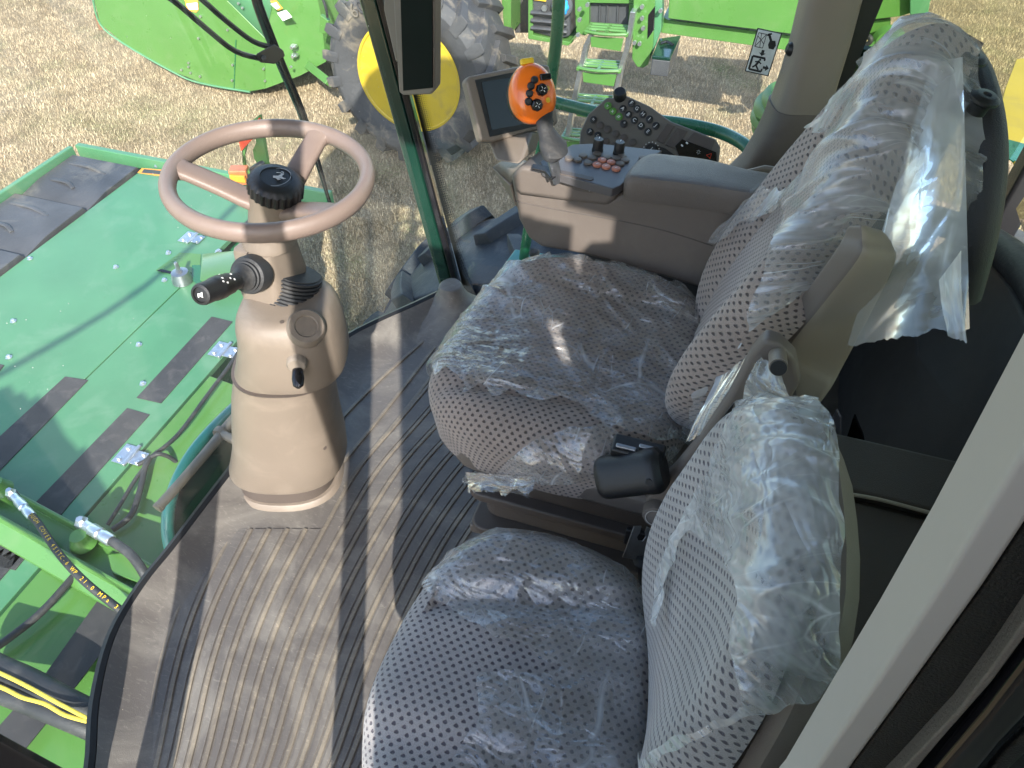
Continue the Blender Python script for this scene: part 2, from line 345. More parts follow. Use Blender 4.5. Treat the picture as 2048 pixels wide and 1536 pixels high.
def frit():
    m = NT('ceramic_dots'); uv = m.new('ShaderNodeUVMap'); sp = m.new('ShaderNodeSeparateXYZ'); m.ln(uv.outputs[0], sp.inputs[0])
    p = .006; v = m.math('DIVIDE', sp.outputs[1], p); u = m.math('ADD', m.math('DIVIDE', sp.outputs[0], p), m.math('MULTIPLY', m.math('FLOOR', v), .5))
    a = m.math('SUBTRACT', m.math('FRACT', u), .5); b = m.math('SUBTRACT', m.math('FRACT', v), .5)
    r = m.math('SQRT', m.math('ADD', m.math('MULTIPLY', a, a), m.math('MULTIPLY', b, b)))
    k = m.math('LESS_THAN', r, m.math('MULTIPLY_ADD', sp.outputs[0], -16, .75))
    m.set(Base_Color=(.01, .012, .012), Roughness=.4, Alpha=k); return m.mat
M['frit'] = frit()
def grass_ground():
    m = NT('dry_grass_ground')
    f = m.noise(60, 8, .7, dist=.5); g = m.noise(240, 5, .7, dist=1); gr = m.ramp(m.noise(.9, 6, .62), [(.52, 0.), (.72, 1.)])
    c = m.ramp(m.math('ADD', m.math('MULTIPLY', f, .55), m.math('MULTIPLY', g, .45)), [(.30, (.08, .058, .036)), (.44, (.31, .235, .145)), (.58, (.56, .43, .275)), (.78, (.76, .62, .43))])
    c = m.mix(m.math('MULTIPLY', m.ramp(m.noise(2.3, 7, .68, dist=.6), [(.42, 1.), (.60, 0.)]), .50), c, (.20, .15, .09)); c = m.mix(m.math('MULTIPLY', m.math('MULTIPLY', gr, m.ramp(m.noise(35, 4), [(.45, 0.), (.6, 1.)])), .75), c, (.12, .17, .05))
    m.set(Base_Color=c, Roughness=.95, Specular_IOR_Level=.1, Normal=m.bump(f, .05)); return m.mat
M['ground'] = grass_ground()
def blade_mat():
    m = NT('grass_blades'); n = m.noise(37, 2); gr = m.ramp(m.noise(.9, 6, .62), [(.50, 0.), (.70, 1.)])
    c = m.ramp(n, [(.3, (.32, .24, .145)), (.5, (.60, .47, .30)), (.7, (.80, .66, .46))])
    c = m.mix(m.math('MULTIPLY', m.ramp(m.noise(2.3, 7, .68, dist=.6), [(.42, 1.), (.60, 0.)]), .42), c, (.26, .19, .12)); c = m.mix(m.math('MULTIPLY', m.math('MULTIPLY', gr, m.math('GREATER_THAN', m.noise(80, 1), .47)), .8), c, (.11, .19, .05))
    m.set(Base_Color=c, Roughness=.8, Specular_IOR_Level=.2); return m.mat
M['blade'] = blade_mat()
GZ = -2.3
# ================================================================ SETTING
g = MB(); g.add([(-90, -60, GZ), (60, -60, GZ), (60, 120, GZ), (-90, 120, GZ)], [(0, 1, 2, 3)])
tag(obj('ground', g, M['ground'], smooth=False, fix=False), kind='structure')
def grass(n):
    me = bpy.data.meshes.new('grass'); rng = np.random.default_rng(3)
    px = rng.uniform(-80, 2120, n); py = rng.uniform(-30, 860, n)
    r = (px - 1024) / F; u = (768 - py) / F; fh = cP + u * sP
    dx = r * cW - fh * sW; dy = r * sW + fh * cW; dz = -sP + u * cP; t = (GZ - CZ) / dz
    # uniform over the ground rather than over the picture: keep by density
    cl = np.array([noise.noise(V((a * 3.1, b_ * 3.1, 0))) for a, b_ in zip((dx * t)[::1], (dy * t)[::1])]) * .5 if n < 600000 else 0
    keep = rng.uniform(0, 1, n) + np.abs(np.minimum(cl, 0)) * 1.2 < np.clip((t / t.max()) ** 1.0 * 1.15, 0, 1)
    x = (dx * t)[keep]; y = (dy * t)[keep]; k = len(x)
    x += rng.normal(0, .02, k); y += rng.normal(0, .02, k)
    a = rng.uniform(0, 2 * np.pi, k); L = rng.uniform(.015, .055, k); wd = rng.uniform(.0014, .0036, k); le = rng.uniform(.2, 1.4, k)
    base = np.stack([x, y, np.full(k, GZ)], 1); side = np.stack([-np.sin(a), np.cos(a), 0 * a], 1) * wd[:, None]
    tip = base + np.stack([np.cos(a) * L * np.sin(le), np.sin(a) * L * np.sin(le), L * np.cos(le) + .004], 1)
    v = np.stack([base - side, base + side, tip], 1).reshape(-1, 3)
    me.vertices.add(3 * k); me.vertices.foreach_set('co', v.ravel().astype(np.float32))
    me.loops.add(3 * k); me.loops.foreach_set('vertex_index', np.arange(3 * k, dtype=np.int32))
    me.polygons.add(k); me.polygons.foreach_set('loop_start', np.arange(0, 3 * k, 3, dtype=np.int32))
    me.update(calc_edges=True); me.materials.append(M['blade'])
    o = bpy.data.objects.new('grass', me); COL.objects.link(o)
    tag(o, 'short straw coloured winter grass with green tufts', 'grass', kind='stuff')
grass(560000)
# ================================================================ OWN CAB (one thing)
cab = thing('harvester_cab', (-.1, .95, 0), 'taupe lined harvester cab with curved windshield, ribbed floor mat and glass all round', 'vehicle cab')
FE = [(150, 1700), (190, 1536), (200, 1400), (232, 1270), (290, 1170), (350, 1095), (430, 990), (500, 900), (570, 815), (630, 745), (690, 682), (750, 648), (830, 612), (893, 582)]
FEw = [at(*p, Z=.045) for p in FE]
FEs = spline(FEw, 4)
cen = V((-.1, .95, 0))
def inset(p, d):
    v = (cen - V((p.x, p.y, 0))); v.z = 0; return V((p.x, p.y, 0)) + v.normalized() * d
b = MB(); rings = []
for d_, z_ in ((0, .045), (.02, .034), (.05, .014), (.09, .003), (.13, 0)):
    rings.append([V((q.x, q.y, z_)) for q in [inset(p, d_) for p in FEs]])
b.loft(rings, 0, cap=False, close=False)
k = len(b.v); inner = rings[-1]
b.add(inner + [V((-.62, 1.88, 0)), V((.75, 1.88, 0)), V((.75, .06, 0)), V((-.70, .06, 0))], [tuple(range(len(inner) + 4))], 0)
# dish rim on the right side toward the pillar
fm = obj('floor_mat', b, [M['mat'], M['groove']], cab, ang=60)
# raised planks between channels
def gcurve(i):
    pts = [(300 + 29 * i, 1680), (347 + 32 * i, 1523), (390 + 34.5 * i, 1330), (436 + 35.8 * i, 1195), (503 + 36.6 * i, 1058)]
    if i >= 4: pts += [(717 + 40 * (i - 4), 939), (800 + 42 * (i - 4), 840), (885 + 44 * (i - 4), 740), (948 + 45 * (i - 4), 668)]
    return [at(*p, Z=0) for p in pts]
b = MB(); ch = MB()
allc = [spline(gcurve(i), 6) for i in range(-3, 13)]
extra = [spline([at(*p, Z=0) for p in q], 6) for q in ([(640, 915), (673, 851), (760, 760), (856, 675)], [(665, 950), (700, 909), (780, 810), (880, 682)], [(690, 975), (722, 930), (800, 835), (893, 715)])]
def ribbon(mb, c, wd, z0, z1, m=0):
    n = len(c); L = []
    for j, p in enumerate(c):
        t = (c[min(j + 1, n - 1)] - c[max(j - 1, 0)]).normalized(); s = V((-t.y, t.x, 0)); L.append((p - s * wd / 2, p + s * wd / 2))
    rings = [[a + V((0, 0, z0)), a + V((0, 0, z1)), c_ + V((0, 0, z1)), c_ + V((0, 0, z0))] for a, c_ in L]
    mb.loft(rings, m)
for c in allc + extra:
    ribbon(ch, c, .010, .0005, .0045, 0)
obj('mat_rib', ch, M['groove'], cab, bevel=.002, ang=60)['kind'] = 'stuff'
# plank tops: thin raised sheets between ribs
b = MB()
for i in range(len(allc) - 1):
    a, c = allc[i], allc[i + 1]; n = min(len(a), len(c)); rings = []
    for j in range(n):
        s = (c[j] - a[j]).normalized(); p, q = a[j] + s * .009, c[j] - s * .009
        rings.append([p, p + V((0, 0, .003)), q + V((0, 0, .003)), q])
    b.loft(rings)
obj('mat_plank', b, M['mat'], cab, bevel=.002, ang=60)['kind'] = 'stuff'
# windshield seal and glass
b = MB(); out = [p + (V((p.x, p.y, 0)) - V((cen.x, cen.y, 0))).normalized() * .012 for p in FEs]
b.tube([V((p.x, p.y, .035)) for p in out], .014, 8, smooth=1); obj('windshield_seal', b, M['black'], cab)
def wsp(p, z):
    v = V((p.x, p.y, 0)) - V((cen.x, cen.y, 0)); v.normalize()
    return V((p.x, p.y, 0)) + V((v.x * .02 - .20 * z * (-v.x) ** .6 - .03 * z * z if v.x < 0 else 0, v.y * (.02 + .04 * z), z))
b = MB(); zs = [-.02 + 1.92 * k / 14 for k in range(15)]
b.loft([[wsp(p, z) for p in FEs] for z in zs], cap=False, close=False)
obj('windshield', b, M['glass'], cab, fix=False)
b = MB(); zs2 = (-.09, -.03, .03); b.loft([[wsp(p, z) + (V((0, 0, 0)) if z > -.05 else V((.03, 0, 0))) for p in FEs] for z in zs2], cap=False, close=False)
obj('windshield_lower_edge', b, M['black'], cab, fix=False)
# right front pillar with rubber channel, trim boot at the base
A0 = at(903, 575, Y=1.82); A1 = at(748, 0, Y=1.90); Ad = (A1 - A0).normalized(); A2 = A0 + Ad * ((1.92 - A0.z) / Ad.z)
def strip(mb, p0, p1, offx, wx, wy, m=0, rot=0):
    d = (p1 - p0).normalized(); x = V((cW, sW, 0)); x = (x - d * x.dot(d)).normalized(); y = d.cross(x)
    P = [(-wx / 2, -wy / 2), (wx / 2, -wy / 2), (wx / 2, wy / 2), (-wx / 2, wy / 2)]
    mb.loft([[q + x * (offx + a) + y * c for a, c in P] for q in (p0, p1)], m)
b = MB(); strip(b, A0 - Ad * .05, A2, -.012, .045, .05); obj('front_pillar', b, M['postgreen'], cab, bevel=.008)
b = MB(); strip(b, A0 - Ad * .05, A2, .021, .020, .060); obj('pillar_seal', b, M['blackgloss'], cab, bevel=.004)
b = MB(); rings = []
for z_, px_, py_, r1, r2 in ((.0, 925, 650, .19, .15), (.010, 918, 634, .14, .12), (.022, 912, 618, .10, .09), (.04, 906, 600, .065, .060), (.065, 903, 584, .045, .044), (.09, 901, 572, .037, .038), (.095, 901, 569, .030, .034)):
    c = at(px_, py_, Z=z_); rings.append([c + V((math.cos(t) * r1, math.sin(t) * r2, 0)) for t in [2 * math.pi * k / 24 for k in range(24)]])
b.loft(rings); obj('pillar_boot', b, M['mat'], cab)
# side window between the front and corner pillars
C0 = at(1540, 330, Y=1.86); C1 = at(1640, 0, Y=1.90)
b = MB(); q0 = A0 + V((.02, .03, .0)); q1 = A2 + V((.02, .03, 0)); q2 = V((.12, 1.93, 1.92)); q3 = V((.02, 1.90, 0))
b.add([q0, q3, q2, q1], [(0, 1, 2, 3)]); obj('side_window', b, M['glassr'], cab, fix=False, smooth=False)
b = MB(); rows = 10; vs = []; uvs = []
for k in range(rows + 1):
    p = q0.lerp(q1, k / rows); vs += [p + V((.01, -.004, 0)), p + V((.055, -.004, 0))]; uvs += [(0, k * .2), (.045, k * .2)]
b.add(vs, [(2 * k, 2 * k + 1, 2 * k + 3, 2 * k + 2) for k in range(rows)]); b.uv = uvs
obj('glass_dots', b, M['frit'], cab, fix=False, smooth=False)
# corner pillar
sec = [(1452, 1640, 352, .05), (1490, 1640, 318, .055), (1520, 1650, 270, .06), (1543, 1652, 215, .06), (1566, 1672, 150, .055), (1585, 1695, 80, .05), (1604, 1716, 0, .05), (1640, 1760, -150, .05), (1700, 1840, -420, .05), (1760, 1920, -800, .05)]
def rings_px(sec, Y, n=28, e=2.6):
    out = []
    for l, r, y, th in sec:
        c = at((l + r) / 2, y, Y=Y); dep = (c - V((0, 0, CZ))).dot(V((-sW * cP, cW * cP, -sP))); hw = (r - l) / 2 * dep / F; ring = []
        for k in range(n):
            t = 2 * math.pi * k / n; ct, st = math.cos(t), math.sin(t)
            x = math.copysign(abs(ct) ** (2 / e), ct) * hw; y_ = math.copysign(abs(st) ** (2 / e), st) * th
            ring.append(c + V((cW, sW, 0)) * x + V((-sW, cW, 0)) * y_)
        out.append(ring)
    return out
b = MB(); b.loft(rings_px([(l, r, y, t) for l, r, y, t in sec[3:]], 1.86, 36, 3.6)); obj('corner_pillar', b, M['pillar'], cab)
b = MB(); b.loft(rings_px([(l - 3, r + 2, y, t + .003) for l, r, y, t in [(1405, 1680, 400, .08), (1420, 1660, 372, .07)] + sec[:3] + [(1538, 1653, 232, .06), (1545, 1654, 208, .06)]], 1.86, 36, 3.6)); obj('pillar_collar', b, M['taupe'], cab)
for hx, hy in ((1590, 100), (1566, 222)):
    b = MB(); b.lathe([(.016, 0), (.016, .012), (.010, .020)], at(hx, hy, Y=1.84), (-.9, -.2, .2), 18); obj('window_hinge', b, M['black'], cab)
b = MB(); b.loft([[at(px, py, Y=y_) for px, py in ((1440, 352), (1530, 330), (1600, 340), (1560, 400), (1450, 400))] for y_ in (1.60, 1.75)]); obj('sill_cup', b, M['pillar'], cab, bevel=.012)
# rear wall: stepped profile run across the cab, then padded top rim and rear glass
prof = [(.44, 0), (.44, .20), (.50, .385), (.545, .49), (.60, .66), (.66, .70), (.74, .70), (.78, .3), (.78, 0)]
b = MB(); b.loft([[V((x, y, z * (1 - k_) if z > .45 else z)) for x, z in prof] for y, k_ in ((.06, 0), (.5, 0), (1.15, .02), (1.45, .09), (1.7, .20), (1.92, .32))]); obj('rear_wall', b, M['bulk'], cab, bevel=.006)
b = MB(); b.tube([V((.60, .2, .73)), V((.615, .8, .715)), V((.62, 1.15, .69)), V((.61, 1.45, .645)), V((.58, 1.70, .565)), V((.50, 1.86, .50))], .035, 12, smooth=5); obj('rear_rim', b, M['rubber'], cab)
b = MB(); b.add([V((.67, .1, .66)), V((.64, 1.75, .62)), V((.74, 1.75, 1.9)), V((.77, .1, 1.9))], [(0, 1, 2, 3)]); b.add([V((.60, 1.85, .55)), V((.19, 1.90, .55)), V((.25, 1.92, 1.9)), V((.70, 1.87, 1.9))], [(0, 1, 2, 3)])
obj('rear_window', b, M['tint'], cab, fix=False, smooth=False)
b = MB(); strip(b, V((.17, 1.89, .5)), V((.26, 1.90, 1.9)), 0, .05, .03); obj('rear_glass_seal', b, M['black'], cab)
b = MB(); b.box((.66, 1.84, 1.2), (.06, .08, 1.4)); obj('rear_pillar', b, M['black'], cab, bevel=.01)
b = MB(); b.box((.08, 1.84, .25), (.9, .1, .5)); obj('side_wall', b, M['bulk'], cab, bevel=.02)
# near side: door pillar in layers, sill and left front pillar
PY = .165
E0 = [(2048, 650), (1867, 998), (1757, 1195), (1640, 1394), (1570, 1515), (1500, 1600)]
E1 = [(2048, 822), (1948, 1000), (1815, 1218), (1718, 1374), (1618, 1536), (1560, 1640)]
E2 = [(2048, 1015), (1970, 1150), (1897, 1265), (1790, 1400), (1675, 1536), (1610, 1630)]
E3 = [(2048, 1055), (1960, 1200), (1873, 1320), (1800, 1425), (1718, 1536), (1650, 1630)]
E4 = [(2048, 1090), (1950, 1255), (1835, 1421), (1790, 1480), (1741, 1536), (1680, 1630)]
E5 = [(2048, 1273), (1990, 1345), (1945, 1410), (1900, 1475), (1858, 1536), (1790, 1630)]
E6 = [(2048, 1330), (2000, 1385), (1955, 1440), (1905, 1500), (1878, 1536), (1810, 1630)]
def edge(E, Y):
    P = [at(*p, Y=Y) for p in E]; d = (P[0] - P[1]).normalized(); P = [P[0] + d * ((1.9 - P[0].z) / d.z), P[0] + d * .3] + P
    d2 = (P[-1] - P[-2]).normalized(); return P + [P[-1] + V((d2.x * .3, 0, -1)) * .25]
for nm, l, r, mt, dy, bv in (('door_pillar_trim', E0, E1, 'grayblue', 0, .003), ('door_seal', E1, E2, 'black', .004, .003), ('door_pillar', E2, E3, 'shell', -.003, .002), ('seal_channel', E3, E4, 'postgreen', .010, .002), ('door_frame', E4, E5, 'blackgloss', -.004, .006), ('door_rubber', E5, E6, 'black', .004, .003)):
    b = MB(); L_, R_ = edge(l, PY + dy), edge(r, PY + dy)
    b.loft([[p, q, q - V((0, .03, 0)), p - V((0, .03, 0))] for p, q in zip(L_, R_)]); obj(nm, b, M[mt], cab, bevel=bv)
b = MB(); b.poly3([V(p) for p in ((.12, -.005, -.02), (.98, -.005, -.02), (.98, -.005, 1.92), (.32, -.005, 1.92), (.30, -.005, 1.72), (.41, -.005, 1.71), (.41, -.005, 1.62), (.34, -.005, 1.60), (.27, -.005, 1.40), (.27, -.005, 1.29), (.205, -.005, 1.29), (.205, -.005, 1.64), (.12, -.005, 1.64))], (0, -1, 0), .05); obj('rear_shade_panel', b, M['grayblue'], cab)  # unseen panel added to shade the seats, cut out for the sun patches
b = MB(); b.box((.25, .018, 1.525), (.10, .040, .23)); obj('shade_panel_strip', b, M['grayblue'], cab)  # unseen strip added to close part of the cutout against the sun
AL0 = at(105, 1500, Z=0.0) + V((-.02, -.02, 0)); 
b = MB(); strip(b, V((-.865, .10, -.05)), V((-1.10, .02, 1.92)), 0, .075, .06); obj('left_front_pillar', b, M['blackgloss'], cab, bevel=.012)
b = MB(); strip(b, V((-.905, .115, -.05)), V((-1.14, .03, 1.92)), 0, .02, .07); obj('left_pillar_seal', b, M['rubber'], cab, bevel=.004)
b = MB(); b.box((-.1, .05, -.03), (1.6, .08, .06)); obj('door_sill', b, M['taupe_dk'], cab, bevel=.01)
# roof
b = MB(); b.loft([[V((x, y, z)) for x, y in ((-1.42, .25), (-1.30, .03), (-.9, -.06), (.9, -.06), (1.0, .2), (1.0, 1.75), (.9, 2.0), (-.9, 2.0), (-1.30, 1.87), (-1.42, 1.65))] for z in (1.92, 1.96, 2.12)]); obj('roof', b, M['grayblue'], cab, bevel=.03)
# unseen posts added outside the entry to shade the floor in two bands
b = MB(); b.tube([V((-.68, -.05, -.5)), V((-.69, -.05, 1.2)), V((-.72, -.03, 1.7))], .035, 12); obj('shade_post', b, M['dkgreen'], cab)
b = MB(); b.tube([V((-.275, -.05, -.5)), V((-.275, -.05, 1.3)), V((-.275, -.03, 1.92))], .030, 12); obj('shade_post', b, M['dkgreen'], cab)
b = MB(); b.box((.075, -.20, .82), (.31, .05, 1.72)); od = tag(obj('shade_board', b, M['pillar'], None, bevel=.02), 'unseen taupe board added behind the entry to block the sun', 'light blocker')  # unseen board added to keep direct sun off the seats
# sill tube outside below the windshield, teal bow
b = MB(); b.tube([at(350, 1130, X=-1.14), at(335, 1060, X=-1.17), at(345, 985, X=-1.19), at(385, 905, X=-1.2), at(450, 832, X=-1.2), at(520, 770, X=-1.2)], .016, 10, smooth=5); obj('outer_bow', b, M['teal'], cab)
b = MB(); b.add([at(375, 1100, X=-1.13), at(345, 1100, X=-1.17), at(352, 985, X=-1.19), at(392, 908, X=-1.2), at(455, 838, X=-1.2), at(530, 770, X=-1.2), at(530, 1000, X=-1.10)], [tuple(range(7))]); obj('cab_underside', b, M['postgreen'], cab, fix=False)
# ================================================================ STEERING COLUMN
col = thing('steering_column', (-.87, .92, 0), 'tan steering column with grey bellows and pinkish tan three spoke wheel on the cab floor', 'steering column')
YC = .92
b = MB(); b.loft(rings_px([(468, 694, 978, .125), (468, 692, 962, .122), (472, 686, 948, .115), (480, 678, 944, .106)], YC, 40, 2.5)); obj('column_boot', b, M['tan'], col)
b = MB(); b.loft(rings_px([(482, 672, 950, .100), (482, 672, 880, .100)], YC, 40, 2.5)); obj('boot_gap', b, M['taupe_dk'], col)
b = MB(); rr_ = rings_px([(470, 676, 726, .104), (468, 678, 722, .106)], YC, 44, 2.5); b.loft(rr_); obj('cover_gap', b, M['taupe_dk'], col)
b = MB(); b.loft(rings_px([(440, 722, 990, .155), (450, 710, 982, .142), (462, 700, 974, .132), (470, 692, 966, .124)], YC, 40, 2.5)); obj('floor_collar', b, M['mat'], col)
low = MB(); low.loft(rings_px([(463, 688, 913, .118), (465, 692, 905, .121), (470, 688, 870, .115), (468, 676, 820, .108), (468, 668, 770, .102), (473, 667, 725, .10), (482, 668, 690, .098), (492, 664, 670, .09)], YC, 44, 2.5)); obj('lower_cover', low, M['tan'], col)
up = MB(); up.loft(rings_px([(476, 694, 716, .108), (478, 696, 704, .112), (482, 690, 670, .106), (480, 684, 645, .104), (477, 677, 628, .102), (478, 668, 614, .098), (483, 657, 604, .090), (494, 646, 599, .080), (506, 634, 598, .066)], YC, 44, 2.6)); obj('upper_cover', up, M['tan'], col)
tu = bvh(up); tl_ = bvh(low)
b = MB(); p, n = hit(tu, 612, 655); b.lathe([(.036, -.02), (.036, .004), (.032, .009), (.022, .009), (.020, .006), (.0, .006)], p, n, 36); obj('round_boss', b, M['tan'], col)
b = MB(); p, n = hit(tu, 594, 724); b.lathe([(.020, -.01), (.020, .008), (.016, .013), (.009, .013)], p, n, 28); lk = obj('ignition_lock', b, M['pillar'], col)
b = MB(); x, y, z = frame(n); b.loft([[p + n * h + V((0, 0, -1)) * (h * .55) + (x * math.cos(a) * r1 + y * math.sin(a) * r2) for a in [2 * math.pi * k / 14 for k in range(14)]] for h, r1, r2 in ((.008, .004, .003), (.014, .010, .005), (.030, .012, .006), (.042, .010, .005), (.046, .004, .003))]); obj('ignition_key', b, M['blackgloss'], col)
b = MB(); p, n = hit(tu, 564, 644); b.cyl(p - n * .002, p + n * .001, .0045, n=14); p, n = hit(tu, 611, 693); b.cyl(p - n * .002, p + n * .001, .004, n=14); p, n = hit(tl_, 650, 896); b.cyl(p - n * .002, p + n * .001, .005, n=14); obj('screw_hole', b, M['taupe_dk'], col)
def axc(py, px): return at(px, py, Y=YC)
b = MB(); pr = []
B0 = at(580, 606, Y=.945); B1 = B0 + V((.014, .026, .062)); L = (B1 - B0).length; nb = 9
for k in range(nb):
    pr += [(.060 - .008 * k / nb, L * k / nb), (.060 - .008 * k / nb, L * (k + .55) / nb), (.055 - .008 * k / nb, L * (k + .7) / nb), (.055 - .008 * k / nb, L * (k + .95) / nb)]
b.lathe(pr, B0, B1 - B0, 36); obj('bellows', b, M['rubber'], col)
hd = MB(); HZ = .735
q_ = [at(*p, Z=HZ) for p in ((459, 499), (536, 519), (597, 467), (506, 459))]
def box_ring(z, sc0, dx=0, dy=0, r=.18, k=5):
    c = sum(q_, V((0, 0, 0))) / 4; P = [c + (p - c) * sc0 + V((dx, dy, z - HZ)) for p in q_]; out = []
    for i in range(4):
        a_, m_, c_ = P[i - 1], P[i], P[(i + 1) % 4]; s0 = m_.lerp(a_, r); s1 = m_.lerp(c_, r)
        for j in range(k + 1):
            t = j / k; out.append(s0 * (1 - t) ** 2 + m_ * 2 * t * (1 - t) + s1 * t * t)
    return out
hd.loft([box_ring(.55, .62, -.008, -.028, .3), box_ring(.60, .80, -.004, -.024, .28), box_ring(.635, 1.08, 0, -.010, .22), box_ring(.66, 1.15, 0, -.004, .20), box_ring(.70, 1.04), box_ring(.724, 1.01), box_ring(.733, .96), box_ring(.7355, .86)]); obj('column_head', hd, M['tan'], col)
b = MB(); cc_ = sum(q_, V((0, 0, 0))) / 4; b.lathe([(.050, .0), (.049, .010), (.044, .020), (.043, .034)], V((cc_.x + .008, cc_.y + .010, .733)), (.06, 0, 1), 36); obj('head_neck', b, M['tan'], col)
b = MB(); b.tube([q_[1] + V((-.045, .0, .0015)), cc_.lerp(q_[3], .55) + V((.01, 0, .0015))], .0012, 6, smooth=1); obj('head_seam', b, M['taupe_dk'], col)
th = bvh(hd)
b = MB(); W0 = axc(352, 540); al = R(4); wn = V((math.sin(al), 0, math.cos(al)))
HB = axc(450, 548); HT = axc(385, 551)
b.lathe([(.044, 0), (.044, .012), (.044, .03), (.043, .05), (.043, (HT - HB).length)], HB, HT - HB, 36); obj('wheel_hub', b, M['tan'], col)
RW = 192 * 1.285 / F + .004; dW = (W0 - V((0, 0, CZ))).dot(V((-sW * cP, cW * cP, -sP))); RW = 192 * dW / F
x, y, _ = frame(wn); sw = thing('steering_wheel', W0, None, None) if False else None
b = MB(); rg = []
for k in range(72):
    t = 2 * math.pi * k / 72; dr = x * math.cos(t) + y * math.sin(t); c = W0 + dr * RW
    rg.append([c + (dr * math.cos(a) * .0135 + wn * math.sin(a) * .0165) for a in [2 * math.pi * j / 16 for j in range(16)]])
rg.append(rg[0]); b.loft(rg, cap=False); rim = obj('wheel_rim', b, M['wheel'], col)
HC = HB.lerp(HT, .62)
def onrim(px, py):
    v = ray(px, py); t = (W0 - V((0, 0, CZ))).dot(wn) / v.dot(wn); p = V((0, 0, CZ)) + v * t; d_ = (p - W0); d_ -= wn * d_.dot(wn); return W0 + d_.normalized() * (RW - .004)
for (ex, ey), dx in (((352, 335), 0), ((640, 268), 0), ((665, 420), 0)):
    e = onrim(ex, ey); s = HC; mid = s.lerp(e, .45) - wn * .006; b = MB(); P = spline([s, s.lerp(e, .25) - wn * .008, s.lerp(e, .55) - wn * .003, s.lerp(e, .85) + wn * .0, e], 4)
    rings = []; dirn = (e - s).normalized(); sx = dirn.cross(wn).normalized()
    for k, q in enumerate(P):
        t = k / (len(P) - 1); ww = .020 + .004 * (1 - t) + (.012 * ((t - .8) / .2) ** 2 if t > .8 else 0); hh = .009 + .003 * (1 - t) + (.003 if t > .85 else 0)
        rings.append([q + sx * math.copysign(abs(math.cos(a)) ** .6, math.cos(a)) * ww + wn * math.copysign(abs(math.sin(a)) ** .7, math.sin(a)) * hh for a in [2 * math.pi * j / 20 for j in range(20)]])
    b.loft(rings); obj('wheel_spoke', b, M['wheel'], col)
hv = (HT - HB).normalized()
b = MB(); cr = .0445; rings = []
for r0, h in ((.040, -.002), (.0445, .002), (.0445, .022), (.042, .027), (.036, .031), (.026, .033), (.0255, .0315), (0.0005, .0320)):
    xx, yy, zz = frame(hv); rg = []
    for k in range(96):
        a = 2 * math.pi * k / 96; rr = r0 + (.0022 if (k // 2) % 2 == 0 and .0 < h < .024 and r0 > .04 else 0); rg.append(HT + hv * h + (xx * math.cos(a) + yy * math.sin(a)) * rr)
    rings.append(rg)
b.loft(rings); cap = obj('wheel_cap', b, M['black'], col, ang=30)
# leaping stag badge on the cap
b = MB(); cxx = V((cW, sW, 0)); cyy = hv.cross(cxx).normalized(); o = HT + hv * .0328
stag = [(-.018, .006), (-.010, .005), (-.004, .003), (.002, .003), (.006, .006), (.008, .009), (.012, .008), (.010, .005), (.009, .001), (.013, -.003), (.017, -.004), (.013, -.006), (.007, -.003), (.004, -.002), (.009, -.007), (.004, -.008), (.000, -.003), (-.005, -.002), (-.010, .001), (-.018, .003)]
b.prism(stag, o + hv * .0006, cxx, cyy, .0006)
for l_ in ([(.008, .009), (.004, .012), (-.002, .0125)], [(.009, .009), (.010, .013), (.006, .0145)]):
    b.tube([o + cxx * p[0] + cyy * p[1] for p in l_], .0006, 5, smooth=3)
for k in range(60):
    a0, a1 = 2 * math.pi * k / 60, 2 * math.pi * (k + 1) / 60
    b.add([o + (cxx * math.cos(a) + cyy * math.sin(a)) * r_ for a, r_ in ((a0, .0238), (a1, .0238), (a1, .0246), (a0, .0246))], [(0, 1, 2, 3)])
obj('stag_badge', b, M['graymark'], cap if False else col, fix=False)
# stalk
S0 = at(494, 552, D=1.352); S1 = at(400, 590, D=1.22); sdv = (S1 - S0); SL = sdv.length; sdn = sdv.normalized()
b = MB(); b.lathe([(.036, -.03), (.036, -.006), (.034, .0), (.029, .002), (.029, .008), (.026, .009), (.026, .015), (.020, .020), (.016, .032), (.016, .04)], S0, sdn, 36); obj('stalk_collar', b, M['rubber'], col)
b = MB(); rr = []; xx, yy, zz = frame(sdn); prf = [(.015, .034), (.0165, .040), (.0165, .058), (.019, .060), (.019, .082), (.0205, .084), (.0205, .104), (.0190, .107), (.0190, SL - .006), (.0175, SL - .001), (.0135, SL), (.0125, SL - .003), (.0005, SL - .002)]
for r_, h in prf:
    rr.append([S0 + sdn * h + (xx * math.cos(a) + yy * math.sin(a)) * (r_ + (.0007 if k % 2 and .06 < h < .104 else 0)) for k, a in enumerate([2 * math.pi * k / 64 for k in range(64)])])
b.loft(rr); stalk = obj('stalk', b, M['black'], col)
b = MB(); e0 = S0 + sdn * (SL - .0008); ux = V((cW, sW, 0)); ux = (ux - sdn * ux.dot(sdn)).normalized(); uy = sdn.cross(ux)
if uy.z < 0: uy = -uy
b.prism([(-.005, .002), (-.001, .002), (.004, .005), (.004, -.005), (-.001, -.002), (-.003, -.002), (-.003, -.005), (-.005, -.005)], e0, ux, uy, .0005)
for hh, aa in ((.068, 1.1), (.076, .75), (.090, 1.2), (.098, .8), (.064, .4), (.092, .45)):
    for s2 in (-1, 1):
        n_ = (V((0, -.75, .65)) * math.cos(aa * s2 * .6) + V((.8, 0, .2)) * math.sin(aa * s2 * .6)); n_ = (n_ - sdn * n_.dot(sdn)).normalized(); p = S0 + sdn * hh + n_ * .0212
        b.prism([(-.002, -.0012), (.002, -.0012), (.0012, .0022), (-.0012, .0022)], p, sdn, n_.cross(sdn), .0005)
obj('stalk_symbol', b, M['white'], col, fix=False)
